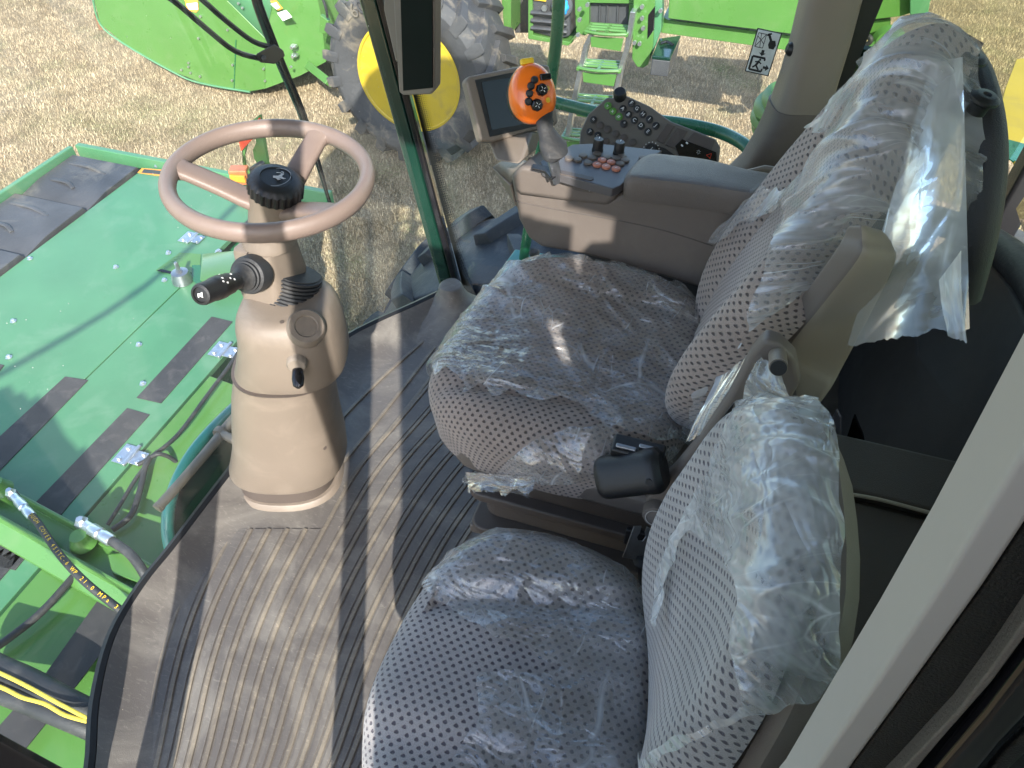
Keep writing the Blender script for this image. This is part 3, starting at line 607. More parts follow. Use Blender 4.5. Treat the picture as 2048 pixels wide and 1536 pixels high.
# foot tilt bar
b = MB(); b.tube([at(500, 800, Y=1.02), at(455, 852, Y=.97), at(425, 890, Y=.90), at(370, 955, Y=.79), at(318, 1013, Y=.70)], lambda t: .0135 - .001 * t, 14, smooth=5); b.lathe([(.0005, -.002), (.013, 0), (.0138, .006), (.0138, .012)], at(314, 1018, Y=.695), at(370, 955, Y=.79) - at(318, 1013, Y=.70), 16); obj('foot_bar', b, M['tan'], col)
b = MB(); c = at(440, 865, Y=.945); dr = (at(425, 890, Y=.90) - at(455, 852, Y=.97)).normalized(); b.lathe([(.0165, -.009), (.0175, -.004), (.0175, .004), (.0165, .009)], c, dr, 24); b.tube([c, at(470, 880, Y=.93), at(500, 885, Y=.93)], .012, 10, smooth=3); obj('bar_bracket', b, M['tan'], col)
# small tap by the column
b = MB(); c = at(681, 884, Z=.04); b.cyl(c - V((.03, 0, .0)), c, .006); b.cyl(c, c + V((.012, 0, 0)), .009, n=8); obj('hose_nipple', b, M['zinc'], col)
# ================================================================ SEATS
class Cushion:
    def __init__(s, O, A, B, a, b_, rc, side, e=2.8, top=None, taper=None, rc2=None):
        s.O = V(O); s.A = V(A).normalized(); s.B = V(B).normalized(); s.N = s.A.cross(s.B).normalized()
        s.a, s.b, s.rc, s.side, s.e = a, b_, rc, side, e; s.top = top or (lambda p, q: 0); s.taper = taper
    def rad(s, t):
        c, n = abs(math.cos(t)), abs(math.sin(t)); r = ((c / s.a) ** s.e + (n / s.b) ** s.e) ** (-1 / s.e)
        return r * (s.taper(t) if s.taper else 1)
    def S(s, t, L, off=0):
        Rr = s.rad(t); flat = Rr - s.rc; q = s.rc * math.pi / 2; an = 0
        if L < flat: rho, h = L, 0
        elif L < flat + q: an = (L - flat) / s.rc; rho, h = flat + s.rc * math.sin(an), -s.rc * (1 - math.cos(an))
        else: rho, h = Rr - .10 * (L - flat - q), -s.rc - (L - flat - q); an = math.pi / 2
        k = rho / max(Rr, 1e-6); p, q_ = rho * math.cos(t), rho * math.sin(t)
        f = s.top(p / s.a, q_ / s.b); base = s.O + s.A * p + s.B * q_ + s.N * (h + f)
        n = s.N * math.cos(an) + (s.A * math.cos(t) + s.B * math.sin(t)) * math.sin(an)
        return base + n * off, n
    def Suv(s, u, v, off=0): return s.S(math.atan2(v, u), math.hypot(u, v), off)
    def mesh(s, nth=96, nf=22):
        mb = MB(); rings = []; uvs = []
        ks = [(i / nf, 0) for i in range(nf)] + [(1, j / 10) for j in range(11)] + [(2, j / 4) for j in range(1, 5)]
        for f, g_ in ks:
            ring = []
            for k in range(nth):
                t = 2 * math.pi * k / nth; Rr = s.rad(t); flat = Rr - s.rc
                L = flat * max(f, .004) if f < 1 else flat + s.rc * math.pi / 2 * g_ if f == 1 else flat + s.rc * math.pi / 2 + s.side * g_
                ring.append(s.S(t, L)[0]); uvs.append((L * math.cos(t), L * math.sin(t)))
            rings.append(ring)
        mb.loft(rings); mb.uv = uvs; return mb
def ns(p, f): return noise.noise(V(p) * f)
def ridge(u, v, f, st=(1, 1), rot=0, off=0):
    c, s_ = math.cos(rot), math.sin(rot); x, y = (u * c + v * s_) * st[0], (-u * s_ + v * c) * st[1]
    w_ = noise.noise(V((x * f * .5, y * f * .5, off + 9))) * .6
    return 1 - abs(noise.noise(V((x * f + w_, y * f + w_, off)))) * 2.2
def film_on(c, nu, nv, ur, vr, polys, holes=(), off=.007, amp=.008, seed=0, dirn=0, mat='film', lift=None, jit=5, fold=None):
    vs, uv, keep = [], [], []
    for j in range(nv + 1):
        for i in range(nu + 1):
            u = ur[0] + (ur[1] - ur[0]) * i / nu; v = vr[0] + (vr[1] - vr[0]) * j / nv
            u2 = u + .010 * noise.noise(V((u * 20, v * 20, seed))); v2 = v + .010 * noise.noise(V((u * 20, v * 20, seed + 5)))
            p, n = c.Suv(u2, v2)
            h = amp * max(0, ridge(u, v, 5, (1, 2.6), dirn, seed)) ** 2 + amp * .35 * max(0, ridge(u, v, 13, (1, 2.8), dirn + .5, seed + 3)) ** 3 + amp * .03 * ridge(u, v, 38, (1, 1.6), 0, seed + 7)
            if fold:
                h = amp * max(0, ridge(u, v, fold[0], (1, fold[2]), fold[3], seed)) ** 1.5 + amp * .45 * max(0, ridge(u, v, fold[1], (1, fold[2]), fold[3] + .12, seed + 3)) ** 2 + amp * .12 * ridge(u, v, fold[1] * 2.6, (1, fold[2] * 1.3), fold[3] - .1, seed + 5)
            d = off + h * 1.0 + (lift(u, v) if lift else 0)
            p = p + n * d; vs.append(p); uv.append((u, v) if not fold else (u * math.cos(fold[3]) + v * math.sin(fold[3]), -u * math.sin(fold[3]) + v * math.cos(fold[3])))
            x, y = proj(p); x += jit * noise.noise(V((u * 22, v * 22, 1))) * 3; y += jit * noise.noise(V((u * 22, v * 22, 7))) * 3
            keep.append(any(inpoly(x, y, P) for P in polys) and not any(inpoly(x, y, P) for P in holes))
    fs = []
    for j in range(nv):
        for i in range(nu):
            q = (j * (nu + 1) + i, j * (nu + 1) + i + 1, (j + 1) * (nu + 1) + i + 1, (j + 1) * (nu + 1) + i)
            if all(keep[k] for k in q): fs.append(q)
    used = sorted({k for f in fs for k in f}); mp = {k: i for i, k in enumerate(used)}
    mb = MB(); mb.add([vs[k] for k in used], [tuple(mp[k] for k in f) for f in fs]); mb.uv = [uv[k] for k in used]; return soften(mb)
def soften(mb, it=5):
    cnt = {}
    for f_ in mb.f:
        for i in range(len(f_)):
            k = (f_[i], f_[(i + 1) % len(f_)]); k = k if k[0] < k[1] else (k[1], k[0]); cnt[k] = cnt.get(k, 0) + 1
    nb = {}
    for (a, b_), c in cnt.items():
        if c == 1: nb.setdefault(a, []).append(b_); nb.setdefault(b_, []).append(a)
    nb = {k: v for k, v in nb.items() if len(v) == 2}
    for _ in range(it):
        new = {k: mb.v[k] * .4 + (mb.v[v[0]] + mb.v[v[1]]) * .3 for k, v in nb.items()}
        for k, p in new.items(): mb.v[k] = p
    return mb
def join(a, b_):
    o = len(a.v); ua = a.uv; a.add(b_.v, b_.f); a.uv = (ua or []) + (b_.uv or [(0, 0)] * len(b_.v)); return a
def sheet(P00, P10, P01, P11, nu, nv, amp=.012, seed=0, edge=None, bow=V((0, 0, 0)), st=(1, 1), ragged=.10):
    # a loose flap of film between four corners
    mb = MB(); vs = []; uv = []; P00, P10, P01, P11 = map(V, (P00, P10, P01, P11)); n = (P10 - P00).cross(P01 - P00).normalized()
    Lu = (P10 - P00).length; Lv = (P01 - P00).length
    for j in range(nv + 1):
        v = j / nv
        for i in range(nu + 1):
            u = i / nu; vv = v * (1 + ragged * noise.noise(V((u * 6, seed, 2))) + ragged * .4 * noise.noise(V((u * 25, seed, 5)))) if j else v
            p = (P00 * (1 - u) + P10 * u) * (1 - vv) + (P01 * (1 - u) + P11 * u) * vv
            h = amp * ridge(u * Lu, vv * Lv, 7, st, 0, seed) + amp * .3 * ridge(u * Lu, vv * Lv, 18, (st[0], st[1] * .5), .15, seed + 2) + amp * .05 * ridge(u * Lu, vv * Lv, 50, (1, 1), .9, seed + 4)
            p = p + n * h * min(1, .25 + 2 * v) + bow * math.sin(math.pi * u) * v; vs.append(p); uv.append((u * Lu + seed, vv * Lv))
    mb.add(vs, [(j * (nu + 1) + i, j * (nu + 1) + i + 1, (j + 1) * (nu + 1) + i + 1, (j + 1) * (nu + 1) + i) for j in range(nv) for i in range(nu)]); mb.uv = uv; return mb
def gauss(x, s): return math.exp(-x * x / (2 * s * s))
# ---- driver's seat
seat = thing('driver_seat', (-.2, 1.07, 0), "operator's seat in warm beige tufted cloth with its padded armrest folded up", 'seat')
def dtop(p, q):
    return -.020 * gauss(q, .33) * (1 - .4 * p) + .012 * gauss(abs(q) - .72, .2) - .012 * gauss(q + .60 - .14 * p, .035) * (1 if p < -.1 else .5) - .010 * gauss(q - .50, .05) + .012 * gauss(p + .35, .35) - .010 * gauss(q + .1, .6) * p
dc = Cushion((-.215, 1.075, .545), (1, 0, .02), (.05, 1, 0), .275, .292, .060, .085, 2.9, dtop, lambda t: 1 - .05 * max(0, math.cos(t)))
obj('cushion', dc.mesh(), M['fab1'], seat)
BU = V((.275, .095, 1)).normalized(); BA = V((.03, 1, -.095)).normalized()  # back frame
def btop(p, q):
    return .030 * gauss(abs(p) - .86, .2) * (1 - .3 * q) + .020 * gauss(q + .45, .3) - .018 * gauss(q - .45, .16) * 0 - .012 * gauss(abs(p) - .45, .035) * (q < .7)
db = Cushion(V((.0, 1.10, .50)) + BU * .355, -BA, BU, .240, .388, .052, .045, 3.0, btop, lambda t: 1 - .06 * max(0, math.sin(t)) ** 2 - .30 * max(0, math.sin(t)) ** 1.5 * abs(math.cos(t)) - .48 * max(0, math.sin(t)) * max(0, math.cos(t)))
if db.N.x > 0: pass
obj('backrest', db.mesh(), M['fab1'], seat)
# hard back, two guide knobs of the head restraint
b = MB(); rg = []
for h, s_ in ((-.06, .88), (-.10, .86), (-.13, .78), (-.15, .55)):
    rg.append([db.O + db.N * h + (db.A * math.cos(t) + db.B * math.sin(t)) * db.rad(t) * s_ for t in [2 * math.pi * k / 48 for k in range(48)]])
b.loft(rg); obj('back_shell', b, M['bulk'], seat)
for c in (at(1938, 128, D=.99), at(1962, 208, D=.95)):
    b = MB(); b.lathe([(.012, -.012), (.012, 0), (.014, .003), (.019, .006), (.019, .010), (.013, .014), (.006, .014), (.005, .011)], c, (.15, -.1, 1), 24); obj('headrest_knob', b, M['black'], seat)
b = MB(); b.tube([at(1900, 95, D=1.08), at(1942, 150, D=1.04), at(1966, 235, D=1.0), at(1972, 340, D=1.0), at(1955, 470, D=1.03), at(1925, 590, D=1.1)], .026, 14, smooth=5); obj('back_frame', b, M['bulk'], seat)
# folded armrest
def aq(A_, B_, C_):
    A_, B_, C_ = at(A_[0], A_[1], D=A_[2]), at(B_[0], B_[1], D=B_[2]), at(C_[0], C_[1], D=C_[2]); return [A_, B_, C_, A_ + C_ - B_]
secs_ = [aq((1690, 452, .955), (1724, 449, .92), (1772, 462, .95)), aq((1682, 470, .965), (1727, 480, .925), (1792, 492, .955)), aq((1660, 505, .975), (1722, 517, .93), (1797, 530, .96)), aq((1590, 600, 1.07), (1650, 608, 1.02), (1745, 640, 1.04)), aq((1520, 690, 1.16), (1578, 700, 1.11), (1690, 745, 1.12)), aq((1530, 730, 1.17), (1588, 735, 1.13), (1668, 782, 1.13)), aq((1560, 800, 1.20), (1600, 808, 1.16), (1622, 838, 1.16))]
def rnd(P, r=.22, k=6, sc_a=1.0):
    c = sum(P, V((0, 0, 0))) / 4; P = [c + (p - c) * sc_a for p in P]; out = []
    for i in range(4):
        a_, m_, c_ = P[i - 1], P[i], P[(i + 1) % 4]; s0 = m_.lerp(a_, r); s1 = m_.lerp(c_, r)
        for j in range(k + 1): t = j / k; out.append(s0 * (1 - t) ** 2 + m_ * 2 * t * (1 - t) + s1 * t * t)
    return out
b = MB(); sm_ = [[secs_[i][j] for i in range(len(secs_))] for j in range(4)]; sm_ = [spline(q, 4) for q in sm_]; nS = len(sm_[0])
b.loft([rnd([sm_[j][0] for j in range(4)], .3, 6, .75)] + [rnd([sm_[j][i] for j in range(4)], .24, 6, 1.0 if i > 2 else (.88, .96, .99)[i]) for i in range(nS)])
for k_ in range(nS * 28):
    if 3 <= k_ % 28 <= 8 and k_ >= 28: b.m[k_] = 1
obj('armrest', b, [M['armrest'], M['shell']], seat, ang=70)
# side bracket, hinge plate of the armrest, knob
b = MB(); P = [at(*p, Y=.80) for p in [(1290, 1000), (1350, 940), (1400, 880), (1455, 800), (1500, 712), (1528, 680), (1560, 690), (1590, 720), (1600, 770), (1560, 840), (1480, 960), (1440, 1030), (1380, 1040), (1310, 1050), (1285, 1030)]]
b.poly3(P, (0, -1, 0), .03); obj('side_bracket', b, M['shell'], seat, bevel=.008)
b = MB(); c = at(1312, 1027, Y=.785); b.lathe([(.024, -.01), (.024, .006), (.021, .012), (.0005, .013)], c, (0, -1, .25), 28); obj('recline_knob', b, M['shell'], seat)
b = MB(); b.lathe([(.0175, .0130), (.0175, .0140), (.0160, .0140), (.0160, .0130)], c, (0, -1, .25), 28, cap=False); obj('knob_ring', b, M['gray'] if 'gray' in M else M['grayblue'], seat)
b = MB(); P = [at(*p, Y=.762) for p in [(1468, 806), (1455, 822), (1395, 905), (1400, 915), (1462, 835)]]; b.poly3(P, (0, -1, 0), .004); obj('bracket_slot', b, M['black'], seat)
b = MB(); c = at(1557, 735, Y=.755); b.cyl(c + V((0, .05, -.02)), c, .012, n=24); ab = obj('armrest_pin', b, M['pillar'], seat); b = MB(); b.cyl(c, c + V((0, -.003, .0012)), .0105, n=24); obj('pin_cap', b, M['black'], seat)
# suspension base in stacked ledges
b = MB()
def slab(mb, x0, x1, y0, y1, z0, z1, r=.03):
    pl = rrect(x1 - x0, y1 - y0, r); mb.loft([[V(((x0 + x1) / 2 + p[0], (y0 + y1) / 2 + p[1], z)) for p in pl] for z in (z0, z1)])
for a_ in ((-.375, .12, .83, 1.30, .36, .40), (-.36, .10, .845, 1.29, .30, .36), (-.375, .11, .82, 1.30, .275, .30), (-.35, .10, .85, 1.29, .19, .275), (-.37, .13, .81, 1.31, .165, .19), (-.34, .10, .85, 1.28, .0, .165)):
    slab(b, *a_)
obj('suspension_base', b, M['taupe_dk'], seat, bevel=.006)
b = MB(); slab(b, -.40, .10, .80, 1.32, .40, .46, .05); obj('seat_pan', b, M['taupe'], seat, bevel=.015)
b = MB(); c = at(1108, 966, Y=.80); put(b, text('TER', .040, .0008), c, (1, 0, 0), (0, 0.12, 1)); pb = obj('pan_lettering', b, M['grayblue'], seat, fix=False)
b = MB(); b.box(at(975, 1047, Z=.14) + V((0, .0, 0)), (.07, .05, .03)); obj('base_handle', b, M['taupe'], seat, bevel=.006)
# film on the cushion (part of a separate thing: the cover can be lifted off)
POLY_A = [(855, 730), (880, 640), (900, 585), (985, 515), (1060, 505), (1140, 508), (1285, 535), (1405, 590), (1450, 680), (1440, 780), (1410, 880), (1360, 885), (1290, 870), (1200, 850), (1165, 812), (1120, 790), (1105, 812), (1050, 795), (1020, 782), (990, 800), (955, 775), (925, 790), (902, 745), (888, 725), (868, 760)]
POLY_B = [(1130, 845), (1060, 880), (985, 945), (925, 940), (922, 1010), (1062, 1020), (1062, 975), (1200, 962), (1330, 955), (1365, 895), (1200, 852)]
f = film_on(dc, 200, 200, (-.42, .40), (-.44, .42), [POLY_A, POLY_B], off=.006, amp=.010, seed=1, dirn=-.5)
f = join(f, sheet(at(930, 945, Y=.79), at(1070, 955, Y=.78), at(935, 985, Y=.77), at(1062, 985, Y=.76), 40, 16, .006, 3, ragged=.5))
f = join(f, sheet(at(1200, 880, Z=.52), at(1370, 840, Z=.52), at(1215, 960, Z=.44), at(1325, 930, Z=.46), 40, 24, .008, 5, ragged=.3))
f = join(f, sheet(at(1290, 540, Z=.54), at(1395, 600, Z=.54), at(1330, 610, Z=.58), at(1400, 640, Z=.57), 30, 20, .008, 15, ragged=.2))
cv = obj('seat_cover', f, M['film'], None, fix=False, ang=180); tag(cv, "torn clear plastic film draped over the operator's seat cushion", 'plastic cover')
POLY_C = [(1780, 20), (1870, 20), (1960, 90), (1975, 300), (1960, 560), (1900, 640), (1700, 705), (1540, 760), (1480, 880), (1360, 890), (1385, 790), (1440, 745), (1490, 650), (1505, 590), (1535, 490), (1568, 428), (1570, 405), (1480, 455), (1428, 492), (1420, 470), (1500, 385), (1523, 361), (1563, 380), (1595, 350), (1625, 305), (1648, 262), (1600, 270), (1700, 150), (1780, 55)]
FR = -.32
f = film_on(db, 200, 200, (-.33, .26), (-.52, .52), [POLY_C], off=.009, amp=.017, seed=11, fold=(14, 36, .10, FR))
# the loose bag hanging behind the near shoulder
f = join(f, sheet(at(1862, 120, D=.97), at(1925, 112, D=.95), at(1690, 690, D=1.02), at(1938, 655, D=.86), 70, 110, .015, 21, bow=V((.0, .0, 0)), st=(2.4, .35), ragged=.03))
f = join(f, sheet(at(1925, 500, D=.84), at(1880, 560, D=.87), at(1938, 685, D=.84), at(1905, 672, D=.85), 20, 30, .006, 23, st=(2, 1), ragged=.05))
f = join(f, sheet(at(1480, 650, D=1.15), at(1540, 640, D=1.08), at(1362, 880, D=1.2), at(1430, 870, D=1.16), 26, 50, .008, 25, st=(2, 1), ragged=.04))
cv = obj('backrest_cover', f, M['film3'], None, fix=False, ang=180); tag(cv, "large wrinkled plastic bag pulled over the operator's backrest and hanging behind it", 'plastic cover')
# seat belt retractor and buckle
bt = thing('belt_retractor', at(1270, 960, Y=.79), 'rounded black belt retractor beside the near front corner of the beige operator seat', 'belt retractor')
b = MB(); c0 = at(1205, 955, Y=.775); c1 = at(1315, 940, Y=.785); ax = (c1 - c0).normalized()
u1 = V((0, -.7, .7)); u1 = (u1 - ax * u1.dot(ax)).normalized(); u2 = ax.cross(u1)
def rr_ring(p, s_): return [p + (u1 * math.copysign(abs(math.cos(t)) ** .75, math.cos(t)) * .034 + u2 * math.copysign(abs(math.sin(t)) ** .75, math.sin(t)) * .038) * s_ for t in [2 * math.pi * k / 32 for k in range(32)]]
LR = (c1 - c0).length
b.loft([rr_ring(c0 + ax * LR * t, s_) for t, s_ in ((-.04, .82), (0, .92), (.06, .98), (.12, 1), (.80, 1.0), (.86, 1.03), (1.0, 1.03), (1.05, .95), (1.12, .75))]); obj('casing', b, M['black'], bt)
b = MB(); b.box((c0 + c1) / 2 + V((0.005, .03, .030)), (.09, .04, .02)); obj('bracket', b, M['black'], bt, bevel=.005)
b = MB(); b.cyl(c0.lerp(c1, .9) + V((0, -.033, .012)), c0.lerp(c1, .9) + V((0, -.036, .013)), .006); obj('end_plug', b, M['rubber'], bt)
b = MB(); b.box((c0 + c1) / 2 + V((-.015, .020, .042)), (.035, .008, .005)); b.box((c0 + c1) / 2 + V((.02, .03, .043)), (.030, .008, .005)); obj('steel_tongue', b, M['steel'], bt, bevel=.002)
bk = thing('belt_latch', at(1310, 1100, Y=.75), 'grey steel latch plate with a notch and dark blue rubber boot between the two seats', 'belt latch')
b = MB(); lx = V((cW, sW, 0)) * .9 + V((0, 0, -.25)); ly = V((-.1, .45, .9)); o = at(1277, 1085, Y=.745)
out = [(-.020, -.035), (.022, -.035), (.018, .030), (.006, .033), (.0055, .022), (.010, .014), (.007, .004), (-.001, .003), (-.006, .010), (-.003, .020), (-.004, .033), (-.018, .030)]
b.prism(out, o, lx.normalized(), (ly - lx.normalized() * ly.dot(lx.normalized())).normalized(), .003); obj('plate', b, M['steel'], bk, bevel=.0006, fix=True)
b = MB(); o2 = at(1292, 1126, Y=.735); b.lathe([(.016, .02), (.024, .008), (.022, 0), (.015, -.02), (.013, -.05)], o2, (-.15, .2, 1), 20); obj('rubber_boot', b, M['rubber'], bk)
b = MB(); b.box(at(1276, 1077, Y=.775), (.05, .012, .05)); obj('bracket', b, M['black'], bk, bevel=.004); b = MB(); [b.box(at(1268, 1086, Y=.765) + V((k * .008, 0, 0)), (.005, .004, .016)) for k in (-1, 0, 1)]; obj('warning_mark', b, M['white'], bk)
# ---- passenger seat
ps = thing('passenger_seat', (-.15, .46, 0), 'grey tufted companion seat nearest the door with plastic film over its right half', 'seat')
def ptop(p, q): return -.014 * gauss(q - .1, .4) - .016 * gauss(q - .48 - .25 * p, .06) * (p > -.8) - .018 * gauss(q + .52 - .1 * p, .09) + .012 * gauss(q - .75, .15) + .008 * gauss(p + .4, .3)
pc = Cushion((-.138, .435, .445), (1, -.03, .0), (.03, 1, 0), .218, .262, .055, .07, 2.45, ptop)
obj('cushion', pc.mesh(), M['fab2'], ps)
b = MB(); slab(b, -.29, .06, .22, .62, .29, .38, .08); obj('seat_pan', b, M['black'], ps, bevel=.02)
b = MB(); slab(b, -.10, .12, .30, .56, 0, .29, .03); obj('pedestal', b, M['black'], ps, bevel=.01)
PU = V((.03, .0, .50)).normalized(); PA = V((-.18, 1, 0)).normalized()
def pbt(p, q): return .020 * gauss(abs(p) - .8, .25) + .020 * gauss(q + .3, .4)
pb_ = Cushion(V((.062, .472, .44)) + PU * .285, -PA, PU, .200, .305, .046, .0, 3.0, pbt, lambda t: 1 - .05 * max(0, math.sin(t)) - .12 * max(0, math.sin(t)) * abs(math.cos(t)))
obj('backrest', pb_.mesh(), M['fab2'], ps)
b = MB(); rg = []
for h, s_ in ((-.030, .95), (-.042, 1.01), (-.06, 1.01), (-.08, .94), (-.09, .7)):
    rg.append([pb_.O + pb_.N * h + (pb_.A * math.cos(t) + pb_.B * math.sin(t)) * pb_.rad(t) * s_ for t in [2 * math.pi * k / 48 for k in range(48)]])
b.loft(rg); obj('back_shell', b, M['shell'], ps)
POLY_D = [(925, 1045), (860, 1100), (820, 1150), (872, 1205), (948, 1250), (975, 1275), (1040, 1290), (1095, 1330), (1150, 1350), (1280, 1360), (1330, 1250), (1345, 1180), (1250, 1095), (1150, 1055), (1000, 1035)]
POLY_E = [(955, 1342), (948, 1370), (955, 1440), (920, 1480), (885, 1560), (900, 1700), (1340, 1700), (1300, 1450), (1285, 1355), (1100, 1338), (970, 1336)]
f = film_on(pc, 170, 190, (-.36, .36), (-.40, .40), [POLY_D, POLY_E], off=.004, amp=.006, seed=31, dirn=.2)
cv = obj('seat_cover', f, M['film'], None, fix=False, ang=180); tag(cv, 'torn clear film lying over the grey companion seat cushion', 'plastic cover')
POLY_F = [(1540, 700), (1610, 740), (1680, 860), (1690, 1100), (1690, 1340), (1650, 1400), (1500, 1440), (1400, 1480), (1280, 1560), (1270, 1500), (1480, 1415), (1462, 1340), (1452, 1300), (1462, 1150), (1420, 1100), (1385, 1065), (1365, 1080), (1340, 1150), (1310, 1260), (1295, 1250), (1320, 1120), (1400, 960), (1440, 860), (1490, 760)]
f = film_on(pb_, 150, 190, (-.34, .34), (-.40, .42), [POLY_F], off=.007, amp=.013, seed=41, dirn=.9)
f = join(f, sheet(at(1490, 800, D=1.02), at(1600, 830, D=.90), at(1525, 715, D=1.02), at(1560, 735, D=.98), 30, 24, .010, 43, st=(1, 1), ragged=.05))
f = join(f, sheet(at(1470, 1330, D=.78), at(1655, 1250, D=.70), at(1510, 1420, D=.72), at(1655, 1385, D=.68), 50, 30, .014, 45, st=(1, 1.3), ragged=.2))
f = join(f, sheet(at(1320, 1490, D=.84), at(1500, 1410, D=.76), at(1285, 1560, D=.84), at(1520, 1500, D=.78), 40, 20, .008, 47, ragged=.2))
f = join(f, sheet(at(1375, 1010, D=1.15), at(1410, 1000, D=1.1), at(1312, 1270, D=1.10), at(1330, 1240, D=1.07), 18, 40, .006, 49, st=(2, 1), ragged=.1))
cv = obj('backrest_cover', f, M['film2'], None, fix=False, ang=180); tag(cv, 'milky crumpled plastic bag over the grey companion backrest', 'plastic cover')
# cup ring at the lower edge
b = MB(); c = at(1452, 1530, D=.80); rg = []
for k in range(41):
    t = 2 * math.pi * k / 40; d_ = V((math.cos(t), math.sin(t), 0)); rg.append([c + d_ * .021 + d_ * .003 * math.cos(a) + V((0, 0, .006 * math.sin(a))) for a in [2 * math.pi * j / 8 for j in range(8)]])
b.loft(rg, cap=False); tag(obj('cup_ring', b, M['postgreen'], None), 'dark glossy ring holder at the foot of the companion backrest', 'cup holder')
# ---- storage box behind the companion seat, papers
bx = thing('storage_box', (.42, .7, 0), 'dark brown storage box with cream piping behind the companion seat', 'storage box')
b = MB(); slab(b, .27, .60, .20, 1.06, 0, .44, .04); obj('body', b, M['box'], bx, bevel=.012)
b = MB(); slab(b, .262, .612, .93, 1.068, .442, .468, .03); obj('top_rail', b, M['box'], bx, bevel=.01)
b = MB(); slab(b, .27, .60, .22, .918, .442, .458, .05); obj('lid', b, M['box'], bx, bevel=.008)
b = MB(); b.tube([V((.268, .86, .462)), V((.285, .908, .466)), V((.36, .925, .468)), V((.46, .925, .468)), V((.60, .922, .468))], .0035, 8, smooth=5); obj('piping', b, M['cream'], bx)
pp = thing('storage_pouch', at(1660, 900, Y=1.05), 'pale grey pointed document pouch upright behind the near end of the driver seat', 'pouch')
b = MB(); b.poly3([at(1672, 820, Y=1.10), at(1680, 835, Y=1.09), at(1682, 930, Y=1.08), at(1640, 925, Y=1.10), at(1650, 870, Y=1.10)], (-.4, -.9, 0), .006); obj('sheet', b, M['pfabric'], pp)
b = MB(); b.poly3([at(1708, 830, Y=1.10), at(1725, 870, Y=1.10), at(1738, 950, Y=1.10), at(1678, 952, Y=1.10), at(1682, 910, Y=1.10)], (-.4, -.9, 0), .005); tag(obj('manual_pouch', b, M['blackgloss'], None), 'black glossy pointed sleeve upright behind the storage box rail', 'pouch')
# ================================================================ RIGHT HAND CONSOLE
con = thing('armrest_console', (-.2, 1.45, .55), 'taupe armrest console with button deck and padded lid between the driver seat and side window', 'console')
def extr(px_poly, Y0, Y1, mb, m=0):
    P = [at(*p, Y=Y0) for p in px_poly]; mb.loft([[V((p.x, y, p.z)) for p in P] for y in (Y0, Y1)], m)
YF = 1.35
# lower body (near face outline read at Y=1.35)
b = MB(); lo = [(1040, 425), (1052, 470), (1075, 494), (1150, 508), (1250, 535), (1350, 562), (1430, 590), (1540, 600), (1560, 470), (1480, 452), (1300, 455), (1180, 440), (1100, 428)]
lo = [(1028, 398), (1036, 440), (1056, 478), (1082, 496), (1160, 510), (1260, 536), (1345, 562), (1440, 590), (1560, 610), (1580, 420), (1500, 407), (1250, 385), (1215, 402), (1120, 392), (1060, 372), (1022, 362)]
extr(lo, YF, 1.475, b); body = obj('body', b, M['taupe'], con, bevel=.012, seg=3)
# seam lines (dark shallow channels on the near face)
for ln_ in ([(1030, 402), (1120, 420), (1230, 440), (1330, 462), (1425, 492)],):
    b = MB(); b.tube([at(*p, Y=YF - .0005) for p in ln_], .0014, 6, smooth=4); obj('seam', b, M['taupe_dk'], con)
# upper head of the console with rounded nose
b = MB(); hd_poly = [(1022, 366), (1028, 398), (1120, 416), (1215, 404), (1250, 372), (1236, 345), (1120, 338), (1040, 330)]
extr([(1020, 352), (1024, 380), (1040, 392), (1130, 404), (1215, 414), (1228, 402), (1246, 366), (1200, 352), (1110, 340), (1040, 330)], YF - .012, 1.50, b)
for q in b.v[10:]: q.z -= .045
obj('nose', b, M['taupe'], con, bevel=.014, seg=3)
# button deck: a sloping plate
def deckp(px, py): 
    # plane through three points
    return None
D0 = at(1105, 340, Y=1.335); D1 = at(1238, 368, Y=1.335); D2 = at(1180, 288, Z=D0.z - .004); 
dn = (D1 - D0).cross(D2 - D0).normalized(); dn = dn if dn.z > 0 else -dn
def onp(px, py, o=None, n=None, h=0):
    o = D0 if o is None else o; n = dn if n is None else n
    v = ray(px, py); c = V((0, 0, CZ)); return c + v * ((o + n * h - c).dot(n) / v.dot(n))
b = MB(); b.poly3([onp(*p, h=.004) for p in [(1080, 322), (1145, 288), (1195, 286), (1325, 300), (1290, 330), (1240, 372), (1225, 378), (1105, 344), (1085, 335)]], dn, .02); obj('button_deck', b, M['deckgray'], con, bevel=.003)
dx_ = (D1 - D0).normalized(); dy_ = dn.cross(dx_)
for bx_, by_ in ((1138, 318), (1166, 313), (1184, 317), (1194, 309), (1214, 316), (1232, 318), (1244, 314), (1250, 322), (1176, 327), (1155, 321), (1286, 318), (1240, 329)):
    b = MB(); b.lathe([(.0095, 0), (.0095, .003), (.008, .0045), (.0005, .005)], onp(bx_, by_, h=.004), dn, 20); obj('button', b, M['taupe'], con)
for bx_, by_ in ((1204, 322), (1222, 326), (1194, 331), (1212, 335), (1232, 339)):
    b = MB(); p = onp(bx_, by_, h=.004); b.lathe([(.0095, 0), (.0095, .003), (.008, .0045), (.0005, .005)], p, dn, 20); bt_ = obj('button', b, M['keyorange'], con); bt_['label'] = 'orange push button'
    b = MB(); b.prism([(-.003, -.0006), (.003, -.0006), (.003, .0006), (-.003, .0006)], p + dn * .0054, (dx_ + dy_).normalized(), (dy_ - dx_).normalized(), .0004); obj('button_mark', b, M['white'], con, fix=False)
